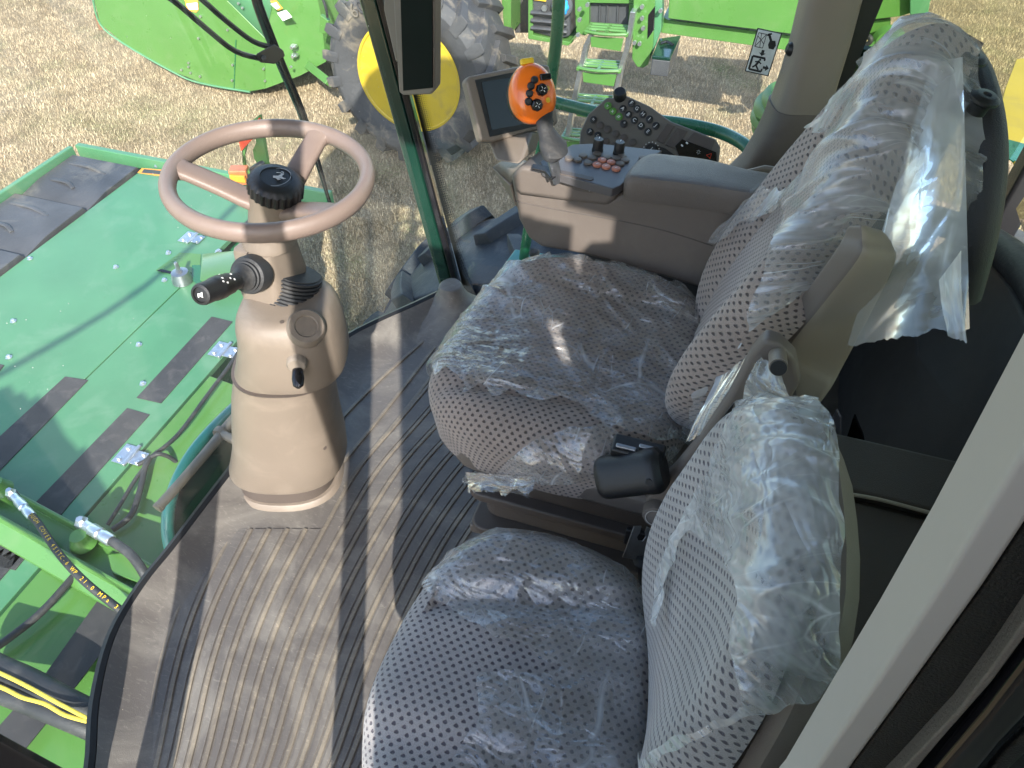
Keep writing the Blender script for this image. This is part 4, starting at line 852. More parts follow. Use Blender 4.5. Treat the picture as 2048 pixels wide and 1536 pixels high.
for kx, ky in ((1195, 301), (1237, 307)):
    b = MB(); p = onp(kx, ky, h=.004); up_ = (dn + V((0, 0, .4))).normalized(); xx, yy, zz = frame(up_); rg = []
    for r_, h in ((.0125, 0), (.0125, .004), (.0105, .006), (.0105, .024), (.0095, .027), (.0005, .027)):
        rg.append([p + up_ * h + (xx * math.cos(a) + yy * math.sin(a)) * (r_ + (.0006 if k % 2 and .004 < h < .026 else 0)) for k, a in enumerate([2 * math.pi * k / 48 for k in range(48)])])
    b.loft(rg); obj('rotary_knob', b, M['black'], con)
    b = MB(); b.box(p + up_ * .0274 + V((0, .005, 0)), (.0015, .007, .0008)); obj('knob_mark', b, M['white'], con)
# gate slot, gate icon plate, grip recess
b = MB(); b.prism(rrect(.13, .020, .009), onp(1145, 352, h=-.004) , dx_, dy_, .004); 
b = MB(); nf = V((0, -.55, .83)).normalized()
def onn(px, py, Y=1.345): return at(px, py, Y=Y)
b.poly3([onp(*p, h=.0052) for p in [(1066, 327), (1098, 332), (1112, 352), (1103, 358), (1090, 342), (1064, 336)]], dn, .004); obj('gate_slot', b, M['black'], con, bevel=.001)
b = MB(); b.prism(rrect(.075, .016, .0078, 6), onp(1152, 350, h=.0055), dx_, dy_, .003); obj('finger_recess', b, M['taupe_dk'], con, bevel=.001)
nose_t = bvh(MB().add([], []) if False else (lambda q: q)(b))
ip, in_ = at(1166, 372, Y=1.335), V((0, -1, .12)).normalized(); ixx = V((1, 0, 0)); iyy = in_.cross(ixx)
b = MB(); b.prism(rrect(.052, .026, .011, 6), ip, ixx, iyy, .006); obj('gate_plate', b, M['taupe_dk'], con, bevel=.001)
b = MB()
for l_ in ([(-.020, .003), (-.004, .003), (-.004, -.004), (.004, -.004), (.004, .003), (.004, .000), (.018, .000)], [(-.020, -.001), (-.010, -.001)], [(.004, -.005), (.016, -.005)]):
    b.tube([ip + in_ * .0012 + ixx * p[0] + iyy * p[1] for p in l_], .0008, 5, smooth=1)
for sx_ in (-.020, .017): b.prism([(-.003, 0), (.003, .003), (.003, -.003)] if sx_ < 0 else [(.003, 0), (-.003, .003), (-.003, -.003)], ip + in_ * .0018 + ixx * sx_ + iyy * (.007 if sx_ < 0 else -.006), ixx, iyy, .0005)
obj('gate_symbol', b, M['graymark'], con, fix=False)
# armrest lid
b = MB(); ZP = .785
top = [(1253, 352), (1262, 330), (1292, 306), (1345, 308), (1420, 318), (1500, 338), (1560, 352), (1570, 395), (1500, 388), (1400, 372), (1300, 360)]
P = [at(*p, Z=ZP) for p in top]; cc = sum(P, V((0, 0, 0))) / len(P)
Ps = spline(P, 4, closed=True); rg = []
for h, s_ in ((-.052, .97), (-.048, 1.0), (-.016, 1.01), (-.006, .985), (0, .93), (.002, .80), (.003, .4)):
    rg.append([V((cc.x + (p.x - cc.x) * s_, cc.y + (p.y - cc.y) * s_, p.z + h)) for p in Ps])
b.loft(rg); obj('padded_lid', b, M['pad'], con)
b = MB(); b.box(at(1243, 372, Y=1.38), (.018, .02, .012)); obj('lid_catch', b, M['taupe'], con, bevel=.003)
# keypad on the window side
kp = thing('keypad_panel', at(1300, 260, Y=1.72), 'dark taupe keypad panel with lettered keys standing between the console and the side window', 'keypad')
K0 = at(1160, 295, Y=1.66); K1 = at(1425, 325, Y=1.66); K2 = at(1238, 190, Y=1.75)
kn = (K1 - K0).cross(K2 - K0).normalized(); kn = kn if kn.y < 0 or kn.z > 0 else -kn
if kn.dot(ray(1300, 260)) > 0: kn = -kn
def onk(px, py, h=0): return onp(px, py, K0, kn, h)
kout = [(1157, 300), (1160, 262), (1176, 228), (1213, 194), (1236, 196), (1252, 190), (1300, 212), (1342, 242), (1400, 264), (1432, 278), (1441, 294), (1436, 328), (1300, 345), (1175, 330)]
b = MB(); b.poly3([onk(*p) for p in kout], kn, .028); obj('housing', b, M['kpad'], kp, bevel=.005, seg=3)
kx = (onk(1296, 240) - onk(1252, 205)); kx = (onk(1312, 250) - onk(1265, 206)).normalized(); ky = kn.cross(kx)
if ky.z < 0: ky = -ky; 
keys = [(1216, 212, 'keygreen', 'v'), (1226, 223, 'keygreen', 'x'), (1238, 234, 'keygreen', '#'), (1246, 218, 'black', 'A'), (1257, 230, 'black', 'B'), (1269, 241, 'black', 'C'), (1282, 252, 'black', 'D'), (1296, 264, 'black', 'E'), (1263, 207, 'black', 'F'), (1274, 218, 'black', 'G'), (1286, 229, 'black', 'H'), (1299, 239, 'black', 'I'), (1312, 252, 'black', 'J'), (1248, 248, 'black', '*'), (1187, 240, 'black', '='), (1180, 264, 'black', 'Y'), (1196, 271, 'black', ':')]
for x_, y_, mt, s_ in keys:
    p = onk(x_, y_, .001); kk = MB(); kk.lathe([(.0090, 0), (.0090, .0025), (.0078, .0035), (.0005, .0038)], p, kn, 20); key = obj('key', kk, M[mt], kp)
    t_ = MB(); put(t_, text(s_, .012, .0002), p + kn * .0046, (V((0, 0, 1)).cross(kn) * -1) if False else kx, kn.cross(kx)); tm = obj('key_mark', t_, M['white'], None, fix=False); PW[tm] = V((0, 0, 0)); tm.parent = key; tm.matrix_parent_inverse = Matrix.Identity(4); tm.location = -PW[kp]
for i, (x_, y_) in enumerate(((1201, 251), (1216, 259), (1232, 268), (1248, 276), (1266, 285), (1212, 283), (1228, 292), (1244, 298), (1262, 303))):
    kk = MB(); kk.lathe([(.0090, 0), (.0090, .0015), (.0080, .0022), (.0005, .0022)], onk(x_, y_, .001), kn, 20); obj('blank_key', kk, M['shell'] if i < 0 else M['taupe_dk'], kp)
for P in ([(1312, 280), (1335, 246), (1350, 252), (1326, 288)], [(1330, 290), (1355, 255), (1376, 262), (1352, 298)], [(1372, 282), (1388, 264), (1430, 280), (1424, 300)]):
    b = MB(); b.poly3([onk(*p, .0025) for p in P], kn, .003); obj('switch_blank', b, M['taupe_dk'], kp, bevel=.001)
b = MB(); b.poly3([onk(*p, .003) for p in [(1284, 312), (1300, 286), (1330, 296), (1350, 310), (1345, 330)]], kn, .004); obj('fan_control', b, M['black'], kp, bevel=.001)
b = MB(); b.lathe([(.014, 0), (.014, .008), (.011, .012), (.0005, .012)], onk(1302, 300, .003), kn, 28); obj('fan_dial', b, M['black'], kp)
b = MB(); p = onk(1302, 298, .0156); b.prism([(-.0006, -.006), (.0006, -.006), (.0006, .006), (-.0006, .006)], p, kx, ky, .0004)
for k in range(9):
    a = R(200 - 25 * k); b.prism([(-.0012, -.0012), (.0012, -.0012), (.0012, .0012), (-.0012, .0012)], onk(1302, 300, .0042) + (kx * math.cos(a) + ky * math.sin(a)) * .019, kx, ky, .0004)
obj('dial_mark', b, M['white'], kp, fix=False)
b = MB(); b.poly3([onk(*p, .003) for p in [(1350, 292), (1364, 278), (1432, 304), (1434, 326), (1360, 316)]], kn, .004); obj('hazard_panel', b, M['blackgloss'], kp, bevel=.001)
b = MB(); p = onk(1419, 311, .0046); s3 = [(0, .006), (-.006, -.004), (.006, -.004)]
for i in range(3): b.tube([p + kx * s3[i][0] + ky * s3[i][1], p + kx * s3[(i + 1) % 3][0] + ky * s3[(i + 1) % 3][1]], .0006, 5, smooth=1)
obj('hazard_mark', b, M['red'], kp)
b = MB(); p = onk(1397, 304, .0046)
for k in range(6): a = k * math.pi / 3; b.tube([p + (kx * math.cos(a) + ky * math.sin(a)) * .002, p + (kx * math.cos(a) + ky * math.sin(a)) * .005], .0005, 4, smooth=1)
for q in ((1364, 291), (1374, 286)): b.prism(rrect(.006, .004, .0015), onk(*q, .0044), kx, ky, .0003)
obj('light_mark', b, M['white'], kp, fix=False)['kind'] = 'stuff'
b = MB(); p = onk(1240, 196, -.008); b.lathe([(.015, -.01), (.016, .0), (.016, .02), (.013, .024), (.0005, .024)], p, (kn + V((0, 0, .8))).normalized(), 24); obj('thumb_wheel', b, M['black'], kp)
# ---------------- touch screen on its pedestal
ts = thing('touch_screen', at(1010, 290, Y=1.42), 'tilted tan framed touch screen on a pedestal at the front of the console', 'screen')
s0, s1, s2, s3 = at(936, 160, D=1.60), at(1078, 128, D=1.66), at(1108, 250, D=1.72), at(978, 283, D=1.645)
sxx = (s1 - s0).normalized(); sn = (s1 - s0).cross(s3 - s0).normalized()
if sn.dot(ray(1000, 200)) > 0: sn = -sn
def onsc(px, py, h=0): return onp(px, py, s0, sn, h)
b = MB(); b.poly3([onsc(*p) for p in [(931, 160), (940, 152), (1070, 126), (1100, 130), (1118, 245), (1108, 252), (985, 284), (962, 283)]], sn, .032); obj('frame', b, M['tan'], ts, bevel=.007, seg=3)
b = MB(); b.poly3([onsc(*p, .002) for p in [(950, 160), (1078, 134), (1108, 244), (980, 274)]], sn, .004); obj('bezel', b, M['black'], ts, bevel=.001)
b = MB(); b.poly3([onsc(*p, .0035) for p in [(963, 164), (1066, 148), (1090, 240), (984, 260)]], sn, .004); obj('display', b, M['screen'], ts)
b = MB(); b.loft([[onsc(x_, y_, h) for x_, y_ in ((985, 268), (1095, 250), (1075, 300), (1000, 305))] for h in (-.03, -.05)]); 
b = MB(); top_ = [at(975, 284, D=1.67), at(1065, 262, D=1.66), at(1085, 262, D=1.74), at(1000, 280, D=1.76)]
mid_ = [at(990, 322, Y=1.40), at(1040, 330, Y=1.38), at(1075, 300, Y=1.50), at(1010, 300, Y=1.52)]
low_ = [at(982, 330, Y=1.41), at(1022, 372, Y=1.37), at(1080, 320, Y=1.52), at(1005, 318, Y=1.54)]
bot_ = [at(1015, 385, Y=1.40), at(1035, 420, Y=1.38), at(1080, 360, Y=1.54), at(1030, 370, Y=1.54)]
b.loft([top_, mid_]); obj('pedestal', b, M['tan'], ts, bevel=.008, seg=3)
b = MB(); b.loft([low_, bot_]); obj('pedestal_foot', b, M['tan'], ts, bevel=.008, seg=3)
# ---------------- drive lever with orange head
lv = thing('drive_lever', at(1115, 358, Y=1.37), 'drive lever with big orange egg shaped head and yellow switch standing in the console gate', 'control lever')
L0 = at(1116, 360, Y=1.325); L1 = at(1106, 322, D=1.475)
b = MB(); b.tube([L0, L1, at(1103, 305, D=1.465)], .0085, 14, smooth=2, flat=1.6); obj('shaft', b, M['steel'], lv)
DL = 1.46
def lvp(px, py, d=0): return at(px, py, D=DL + d)
b = MB(); rg = []
for (x_, y_, r1, r2) in ((1103, 322, 6, 5), (1103, 316, 17, 16), (1108, 302, 28, 27), (1106, 288, 28, 26), (1098, 272, 21, 20), (1090, 255, 17, 18), (1088, 235, 17, 20), (1088, 215, 18, 20), (1082, 190, 18, 18)):
    c = lvp(x_, y_); rg.append([c + V((cW, sW, 0)) * math.cos(t) * r1 * DL / F + V((-sW, cW, .1)) * math.sin(t) * r2 * DL / F for t in [2 * math.pi * k / 28 for k in range(28)]])
b.loft(rg); obj('grip', b, M['rubber'], lv)
hn = V((.48, -.72, .50)).normalized(); hx = V((0, 0, 1)).cross(hn).normalized(); hy = hn.cross(hx)
hc = lvp(1062, 186)
def hsurf(u, v, h):  # u across, v up, rounded egg
    return hc + hx * u + hy * v + hn * h
rg = []; nH = 40
def egg(t, s_=1): return (.0475 * math.cos(t) * (1 - .10 * math.sin(t)) * s_, (.056 * math.sin(t) - (.004 if math.sin(t) < 0 else 0)) * s_)
b = MB(); 
for s_, h in ((.60, -.034), (.86, -.030), (.97, -.020), (1.0, -.004), (1.0, .004)):
    rg.append([hsurf(*egg(2 * math.pi * k / nH, s_), h) for k in range(nH)])
b.loft(rg); obj('head_back', b, M['black'], lv)
rg = []
for s_, h in ((1.0, .004), (.995, .010), (.96, .019), (.88, .027), (.74, .033), (.5, .037), (.25, .0385), (.01, .039)):
    rg.append([hsurf(*egg(2 * math.pi * k / nH, s_), h) for k in range(nH)])
hb = MB(); hb.loft(rg); obj('head', hb, M['orange'], lv); hbt = bvh(hb)
def onh(px, py): return hit(hbt, px, py, DL)
for x_, y_, r_ in ((1069, 160, .0066), (1062, 172, .0066), (1059, 187, .0066), (1057, 203, .0066)):
    p, n = onh(x_, y_); b = MB(); b.lathe([(r_ * 1.15, -.004), (r_ * 1.15, .0005), (r_, .001), (r_, .004), (r_ * .7, .006), (.0004, .0062)], p, n, 18); obj('button', b, M['black'], lv)
for x_, y_ in ((1083, 180), (1073, 210)):
    p, n = onh(x_, y_); b = MB(); b.lathe([(.0125, -.006), (.0125, .002), (.0115, .008), (.009, .011), (.0004, .011)], p, n, 8); obj('rocker', b, M['blackgloss'], lv, bevel=.0008)
    b = MB(); xx, yy, zz = frame(n)
    for k in range(4): a = k * math.pi / 2 + .4; b.tube([p + n * .0114 + (xx * math.cos(a) + yy * math.sin(a)) * .002, p + n * .0114 + (xx * math.cos(a) + yy * math.sin(a)) * .006], .0006, 4, smooth=1)
    obj('rocker_mark', b, M['white'], lv, fix=False)
p, n = onh(1089, 155); b = MB(); b.box(p + n * .003, (.022, .012, .012), Matrix((hx, hn, hy)).transposed() if False else Matrix([[hx[i], hy[i], hn[i]] for i in range(3)])); obj('top_rocker', b, M['blackgloss'], lv, bevel=.002)
for x_, y_ in ((1094, 177), (1096, 200)):
    p, n = onh(x_, y_); b = MB(); b.lathe([(.005, -.003), (.005, .001), (.003, .002), (.0004, .002)], p, n, 16); obj('small_button', b, M['yel'], lv)
b = MB(); pt = hsurf(-.004, .057, .012); b.box(pt, (.026, .012, .016), Matrix([[hx[i], hy[i], hn[i]] for i in range(3)])); obj('yellow_switch', b, M['yel'], lv, bevel=.003)
# ---------------- tall monitor on the pillar
mo = thing('pillar_monitor', at(832, 100, Y=1.70), 'tall black monitor in a grey taupe frame fixed to the front pillar', 'screen')
mq = [at(x_, y_, Y=Y_) for x_, y_, Y_ in ((775, -260, 1.62), (866, -250, 1.60), (869, 186, 1.72), (798, 192, 1.74))]
mn = (mq[1] - mq[0]).cross(mq[3] - mq[0]).normalized(); mn = -mn if mn.dot(ray(830, 100)) > 0 else mn
def onm(px, py, h=0): return onp(px, py, mq[2], mn, h)
b = MB(); b.poly3([onm(*p) for p in [(776, -160), (868, -160), (869, 180), (862, 190), (806, 192), (797, 184)]], mn, .035); obj('frame', b, M['shell'], mo, bevel=.006, seg=3)
b = MB(); b.poly3([onm(*p, .003) for p in [(796, -155), (864, -155), (865, 176), (806, 182)]], mn, .005); obj('display', b, M['mondisp'], mo, bevel=.001)
b = MB(); b.poly3([onm(*p, -.036) for p in [(765, -160), (800, -160), (800, 120), (790, 130), (765, 20)]], mn, .03); obj('mount', b, M['shell'], mo, bevel=.01)
# ---------------- emergency exit decal on the side window
dc_ = thing('exit_decal', at(1524, 104, Y=1.915), 'white sticker with break glass and running man pictograms on the side window', 'sticker')
e00, e10, e01 = at(1491, 141, Y=1.915), at(1536, 151, Y=1.915), at(1516, 57, Y=1.915)
ex = (e10 - e00); ey = (e01 - e00); EW, EH = ex.length, ey.length; ex.normalize(); ey.normalize(); en = ex.cross(ey).normalized(); en = -en if en.y > 0 else en
def ep(u, v, h=0): return e00 + ex * u * EW + ey * v * EH + en * h
def epoly(mb, L, h=.0022, th=.0004): mb.poly3([ep(u, v, h) for u, v in L], en, th)
b = MB(); epoly(b, [(-.03, -.015), (1.03, -.015), (1.03, 1.015), (-.03, 1.015)], .0012, .0008); obj('border', b, M['black'], dc_, fix=False, smooth=False)
b = MB(); epoly(b, [(.02, .01), (.98, .01), (.98, .99), (.02, .99)], .0016); obj('panel', b, M['labelw'], dc_, fix=False, smooth=False)
b = MB()
def eline(u0, v0, u1, v1, w_=.02, h=.0021):
    d = V(((u1 - u0) * EW, (v1 - v0) * EH)); n_ = V((-d.y, d.x)).normalized() * w_ * EW
    epoly(b, [(u0 + n_.x / EW, v0 + n_.y / EH), (u1 + n_.x / EW, v1 + n_.y / EH), (u1 - n_.x / EW, v1 - n_.y / EH), (u0 - n_.x / EW, v0 - n_.y / EH)], h)
for l_ in ((.08, .60, .08, .92), (.08, .92, .42, .92), (.42, .92, .42, .60), (.42, .60, .08, .60), (.08, .60, .42, .92), (.08, .85, .42, .70), (.2, .92, .3, .6)): eline(*l_, w_=.013)
eline(.50, .95, .72, .76, .05); eline(.45, .90, .62, .96, .035)
epoly(b, [(.62, .80), (.85, .82), (.93, .72), (.88, .62), (.68, .62), (.60, .70)], .0023)
epoly(b, [(.42, .56), (.54, .56), (.54, .49), (.62, .49), (.48, .42), (.34, .49), (.42, .49)])
for l_ in ((.12, .06, .12, .38), (.12, .38, .66, .38), (.12, .06, .66, .06)): eline(*l_, w_=.045)
eline(.66, .38, .66, .32, .035); eline(.66, .06, .66, .13, .035)
epoly(b, [(.42, .33), (.46, .355), (.51, .345), (.52, .32), (.48, .30), (.43, .31)], .0024)
eline(.45, .30, .36, .19, .05, .0024); eline(.36, .19, .46, .12, .035, .0024); eline(.46, .12, .52, .09, .03, .0024); eline(.36, .19, .24, .12, .035, .0024); eline(.43, .28, .56, .24, .028, .0024); eline(.42, .28, .28, .26, .028, .0024)
epoly(b, [(.68, .20), (.80, .20), (.80, .25), (.94, .17), (.80, .09), (.80, .14), (.68, .14)])
obj('pictogram', b, M['black'], dc_, fix=False, smooth=False)
# ================================================================ OWN HEADER DECK SEEN THROUGH THE WINDSHIELD
DZ = -.9
hd_ = thing('header_deck', (-3.0, 1.5, -1.6), 'teal green header deck with black anti slip strips, hinges and rubber flaps below the windshield', 'header')
def pz(L, z=DZ): return [at(*p, Z=z) for p in L]
def plate(name, L, mat, z=DZ, th=.01, bevel=0, m=hd_, **k):
    b = MB(); b.poly3(pz(L, z), (0, 0, 1), th); return obj(name, b, M[mat], m, bevel=bevel, **k)
b = MB(); b.poly3([V((-3.64, -1.2, DZ)), V((-2.66, -1.2, DZ)), V((-2.66, 3.42, DZ)), V((-3.64, 3.36, DZ))], (0, 0, 1), .03); obj('main_plate', b, M['green2'], hd_, bevel=.003)
b = MB(); b.poly3([V((-2.652, -1.2, DZ)), V((-2.13, -1.2, DZ)), V((-2.13, 2.10, DZ)), V((-2.30, 2.55, DZ)), V((-2.652, 2.60, DZ))], (0, 0, 1), .03); obj('strip_plate', b, M['green2'], hd_, bevel=.003)
b = MB(); b.loft([[V((x, y, z)) for x, z in ((-2.118, DZ - .004), (-1.95, DZ - .03), (-1.45, DZ - .12), (-1.2, DZ - .3), (-1.2, DZ - .34), (-2.118, DZ - .05))] for y in (-1.2, 1.85)]); obj('sloped_plate', b, M['green'], hd_, bevel=.003)
b = MB(); b.box((-3.38, .8, DZ - .5), (1.4, 4.9, .8)); obj('header_body', b, M['dkgreen'], hd_, bevel=.02)
b = MB(); b.box((-2.2, .2, DZ - .6), (.9, 3.4, .9)); obj('feed_housing', b, M['dkgreen'], hd_, bevel=.02)
b = MB(); b.box((-4.20, 1.0, DZ + .01), (.035, 4.7, .10)); obj('side_rail', b, M['green2'], hd_, bevel=.006)
b = MB(); b.box((-3.25, 3.40, DZ + .0), (1.9, .04, .10)); obj('end_rail', b, M['green2'], hd_, bevel=.006)
for k in range(9):
    y0 = 3.34 - k * .50; b = MB()
    b.loft([[V((x, y, z)) for y, z in ((y0, DZ - .035 + .012), (y0 - .03, DZ + .022), (y0 - .34, DZ + .016), (y0 - .50, DZ - .01), (y0 - .53, DZ - .03), (y0, DZ - .05))] for x in (-4.17, -3.66)])
    for q in range(2): b.tube([V((-4.12 + .04 * q, y0 - .12 - .2 * q, DZ + .018)), V((-3.95, y0 - .13 - .2 * q, DZ + .026)), V((-3.80 - .08 * q, y0 - .16 - .2 * q, DZ + .014))], .014, 8, smooth=4, flat=.6)
    obj('rubber_flap', b, M['conveyor'], hd_, bevel=.006)
for L in ([(130, 753), (176, 760), (0, 940), (-160, 1100), (-210, 1082), (0, 872)], [(423, 633), (465, 643), (322, 806), (273, 795)], [(254, 816), (299, 829), (146, 1000), (30, 1140), (-40, 1125), (83, 992)], [(206, 1186), (274, 1213), (156, 1366), (0, 1560), (-80, 1540), (91, 1347)], [(0, 1084), (48, 1105), (0, 1160), (-80, 1250), (-90, 1180)], [(-2, 728), (8, 730), (-30, 780), (-60, 775)]):
    b = MB(); P = pz(L, DZ + .0035 if L[0][0] < 400 or 1 else DZ); 
    c = sum(P, V((0, 0, 0))) / len(P); b.poly3(P, (0, 0, 1), .003); obj('anti_slip_strip', b, M['grip'], hd_, bevel=.0)
# sticker, bolts, hinges
b = MB(); P = pz([(275, 345), (284, 336), (330, 340), (328, 353)], DZ + .004); b.poly3(P, (0, 0, 1), .002); obj('warning_label', b, M['labelo'], hd_)
b = MB(); b.poly3(pz([(283, 345), (288, 338), (329, 342), (327, 349)], DZ + .0065), (0, 0, 1), .002); obj('label_text', b, M['tank'], hd_)
for x_, y_ in ((60, 518), (232, 535), (286, 768), (18, 715), (329, 561), (337, 506), (27, 643), (313, 333), (438, 503), (278, 690), (337, 507), (435, 505)):
    p = at(x_, y_, Z=DZ + .001); b = MB(); b.lathe([(.016, 0), (.016, .003), (.010, .004), (.010, .012), (.007, .015)], p, (0, 0, 1), 6); obj('bolt', b, M['zinc'], hd_)
for x_, y_ in ((450, 702), (264, 913), (385, 477), (140, 1262)):
    p = at(x_, y_, Z=DZ + .003); b = MB(); s_ = .8 if x_ == 385 else 1
    b.box(p + V((-.035, 0, .002)), (.06, .10, .004)); b.box(p + V((.035, 0, .002)), (.055, .07, .004)); b.tube([p + V((0, -.055, .006)), p + V((0, .055, .006))], .009, 10, smooth=1)
    for u_, v_ in ((-.04, .03), (-.04, -.03), (.045, .022), (.045, -.022)): b.lathe([(.012, 0), (.011, .006), (.006, .010)], p + V((u_, v_, .004)), (0, 0, 1), 10)
    if x_ == 140: continue
    obj('hinge', b, M['zinc'], hd_, bevel=.001)
# recess with a bushing
b = MB(); b.loft([[at(*p, Z=DZ + h) for p in ((405, 508), (484, 500), (500, 560), (420, 572), (400, 560))] for h in (.004, .075)]); obj('raised_block', b, M['green'], hd_, bevel=.004)
b = MB(); b.poly3(pz([(312, 540), (360, 505), (402, 508), (398, 545), (350, 546)], DZ + .004), (0, 0, 1), .003); obj('notch', b, M['green'], hd_)
b = MB(); b.poly3(pz([(314, 541), (322, 538), (344, 543), (340, 547)], DZ + .008), (0, 0, 1), .003); obj('notch_gap', b, M['blackgloss'], hd_)
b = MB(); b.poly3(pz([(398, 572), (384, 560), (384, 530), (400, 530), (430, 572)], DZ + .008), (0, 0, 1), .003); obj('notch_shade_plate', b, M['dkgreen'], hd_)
p = at(366, 562, Z=DZ + .002); b = MB(); b.lathe([(.055, 0), (.052, .02), (.044, .06), (.040, .062)], p, (0, 0, 1), 28); b.lathe([(.018, .06), (.018, .075), (.012, .076), (.011, .12), (.006, .125)], p, (0, 0, 1), 6); obj('bushing', b, M['steel'], hd_)
# cross beam carrying the hoses
bmA = [at(-120, 900, Z=DZ + .12), at(345, 1150, Z=DZ + .12)]; bd = (bmA[1] - bmA[0]).normalized(); bn = V((bd.y, -bd.x, 0))
if bn.y > 0: bn = -bn
b = MB(); b.loft([[p + bn * a + V((0, 0, h)) for a, h in ((0, 0), (.012, 0), (.012, -.05), (.10, -.05), (.10, .0), (.112, 0), (.112, -.05), (.17, -.10), (.17, -.118), (0, -.118))] for p in (bmA[0], bmA[1])]); obj('cross_beam', b, M['green'], hd_, bevel=.004)
b = MB(); b.loft([[at(*p, Z=DZ + h) for p in ((215, 1108), (250, 1105), (320, 1150), (325, 1200), (290, 1170), (225, 1148))] for h in (.02, .10)]); obj('beam_gusset', b, M['green'], hd_, bevel=.006)
for x_, y_ in ((187, 1116), (20, 1010)):
    b = MB(); b.lathe([(.05, 0), (.035, .03), (.03, .05)], at(x_ - 20, y_ - 30, Z=DZ + .10), (0, 0, 1), 16); obj('hose_boss', b, M['green'], hd_)
# hoses, cables: each a thing
def hose(name, pts, r, mt, label, cat='hose', group=None, fit=None):
    P = [at(x_, y_, Z=z_) for x_, y_, z_ in pts]
    t = thing(name, P[0], label, cat, group); b = MB(); b.tube(P, r, 12, smooth=6); obj('rubber_line', b, M[mt], t)
    if fit:
        d_ = (P[1] - P[0]).normalized(); b = MB(); o = P[0]
        b.lathe([(r * 1.25, .0), (r * 1.4, .005), (r * 1.4, .05), (r * 1.1, .055), (r * 1.1, .065), (r * 1.3, .07), (r * 1.3, .11), (r * 1.15, .115)], o - d_ * .05, d_, 12); b.lathe([(r * 1.1, 0), (r * 1.1, .06)], o - d_ * .10, d_, 12); obj('fitting', b, M['zinc'], t, ang=30)
        b = MB(); b.lathe([(r * 1.5, -.02), (r * 1.5, .012), (r * 1.1, .02), (r * .8, .03)], o - d_ * .10 + V((0, 0, .0)), (0, 0, 1), 6); obj('elbow', b, M['zinc'], t, ang=30)
    return t, P
h1, P1 = hose('hydraulic_hose', [(48, 1015, -.74), (75, 1045, -.735), (120, 1110, -.73), (175, 1168, -.74), (262, 1238, -.80), (320, 1300, -.9)], .0135, 'rubber', 'long black hydraulic hose with yellow printing running diagonally over the green deck', fit=1)
b = MB(); S_ = spline(P1, 14); words = 'TOUGH COVER 451TC-6 WP 21.0 MPa 3045 PSI'
dd = [0]; 
for i in range(1, len(S_)): dd.append(dd[-1] + (S_[i] - S_[i - 1]).length)
cw_ = dd[-1] * .86 / len(words)
for i, ch_ in enumerate(words):
    if ch_ == ' ': continue
    s_ = dd[-1] * .06 + i * cw_; k = max(1, next((j for j in range(len(dd)) if dd[j] >= s_), len(dd) - 1)); f_ = (s_ - dd[k - 1]) / max(1e-6, dd[k] - dd[k - 1]); p = S_[k - 1].lerp(S_[k], f_); d_ = (S_[k] - S_[k - 1]).normalized()
    n_ = (V((0, 0, CZ)) - p).normalized() * .6 + V((.45, -.2, .6)); n_ = (n_ - d_ * n_.dot(d_)).normalized(); put(b, text(ch_, cw_ * 1.1), p + n_ * .0142, d_, n_.cross(d_))
obj('hose_print', b, M['yel'], h1, fix=False)
hose('hydraulic_hose', [(200, 1068, -.74), (228, 1085, -.735), (262, 1110, -.73), (290, 1150, -.76), (310, 1200, -.86)], .017, 'rubber', 'short thick black hose bending down from the cross beam beside the windshield edge', fit=1)
hose('hydraulic_hose', [(172, 1125, -.885), (150, 1150, -.87), (85, 1222, -.87), (20, 1275, -.87), (-60, 1330, -.87)], .014, 'rubber', 'black corrugated hose lying below the yellow printed hose at the left edge')
hose('wire_loom', [(500, 660, -.89), (470, 715, -.87), (415, 790, -.87), (355, 870, -.88), (300, 915, -.88), (275, 930, -.88)], .009, 'rubber', 'thin black cable looping along the seam from the far hinge to the near one', 'cable')
hose('wire_loom', [(300, 915, -.87), (290, 935, -.87), (280, 980, -.88), (262, 1030, -.89), (225, 1060, -.90)], .012, 'rubber', 'black cable bundle dropping from the near hinge to the cross beam', 'cable')
hose('wire_loom', [(296, 925, -.872), (270, 960, -.87), (240, 1010, -.88), (215, 1050, -.9)], .008, 'rubber', 'thinner cable branch left of the bundle by the near hinge', 'cable')
hose('wire_loom', [(300, 915, -.87), (318, 908, -.86), (340, 915, -.9), (360, 930, -.95)], .009, 'rubber', 'short black wire stub running from the near hinge toward the teal bow', 'cable')
# wrapped hoses with yellow webbing in the near corner
for k, (pts, lb) in enumerate((([(-60, 1305, -.78), (0, 1335, -.78), (60, 1362, -.78), (140, 1405, -.79), (215, 1440, -.84)], 'thick black sleeved hose, upper of the two in the near left corner'), ([(-60, 1360, -.79), (0, 1385, -.79), (70, 1412, -.79), (150, 1445, -.80), (230, 1480, -.86)], 'thick black sleeved hose, lower of the two in the near left corner'))):
    hose('sleeved_hose', pts, .038 - .006 * k, 'rubber', lb)
b = MB()
for L in ([(-40, 1330), (0, 1346), (50, 1370), (120, 1408), (185, 1442)], [(-20, 1365), (15, 1380), (45, 1395), (90, 1408), (130, 1430), (183, 1445)]):
    b.tube([at(x_, y_, Z=-.735) for x_, y_ in L], .006, 8, smooth=5, flat=.5)
tag(obj('pull_strap', b, M['ylt'], None), 'yellow webbing strap lying along the thick black sleeved hoses', 'strap')
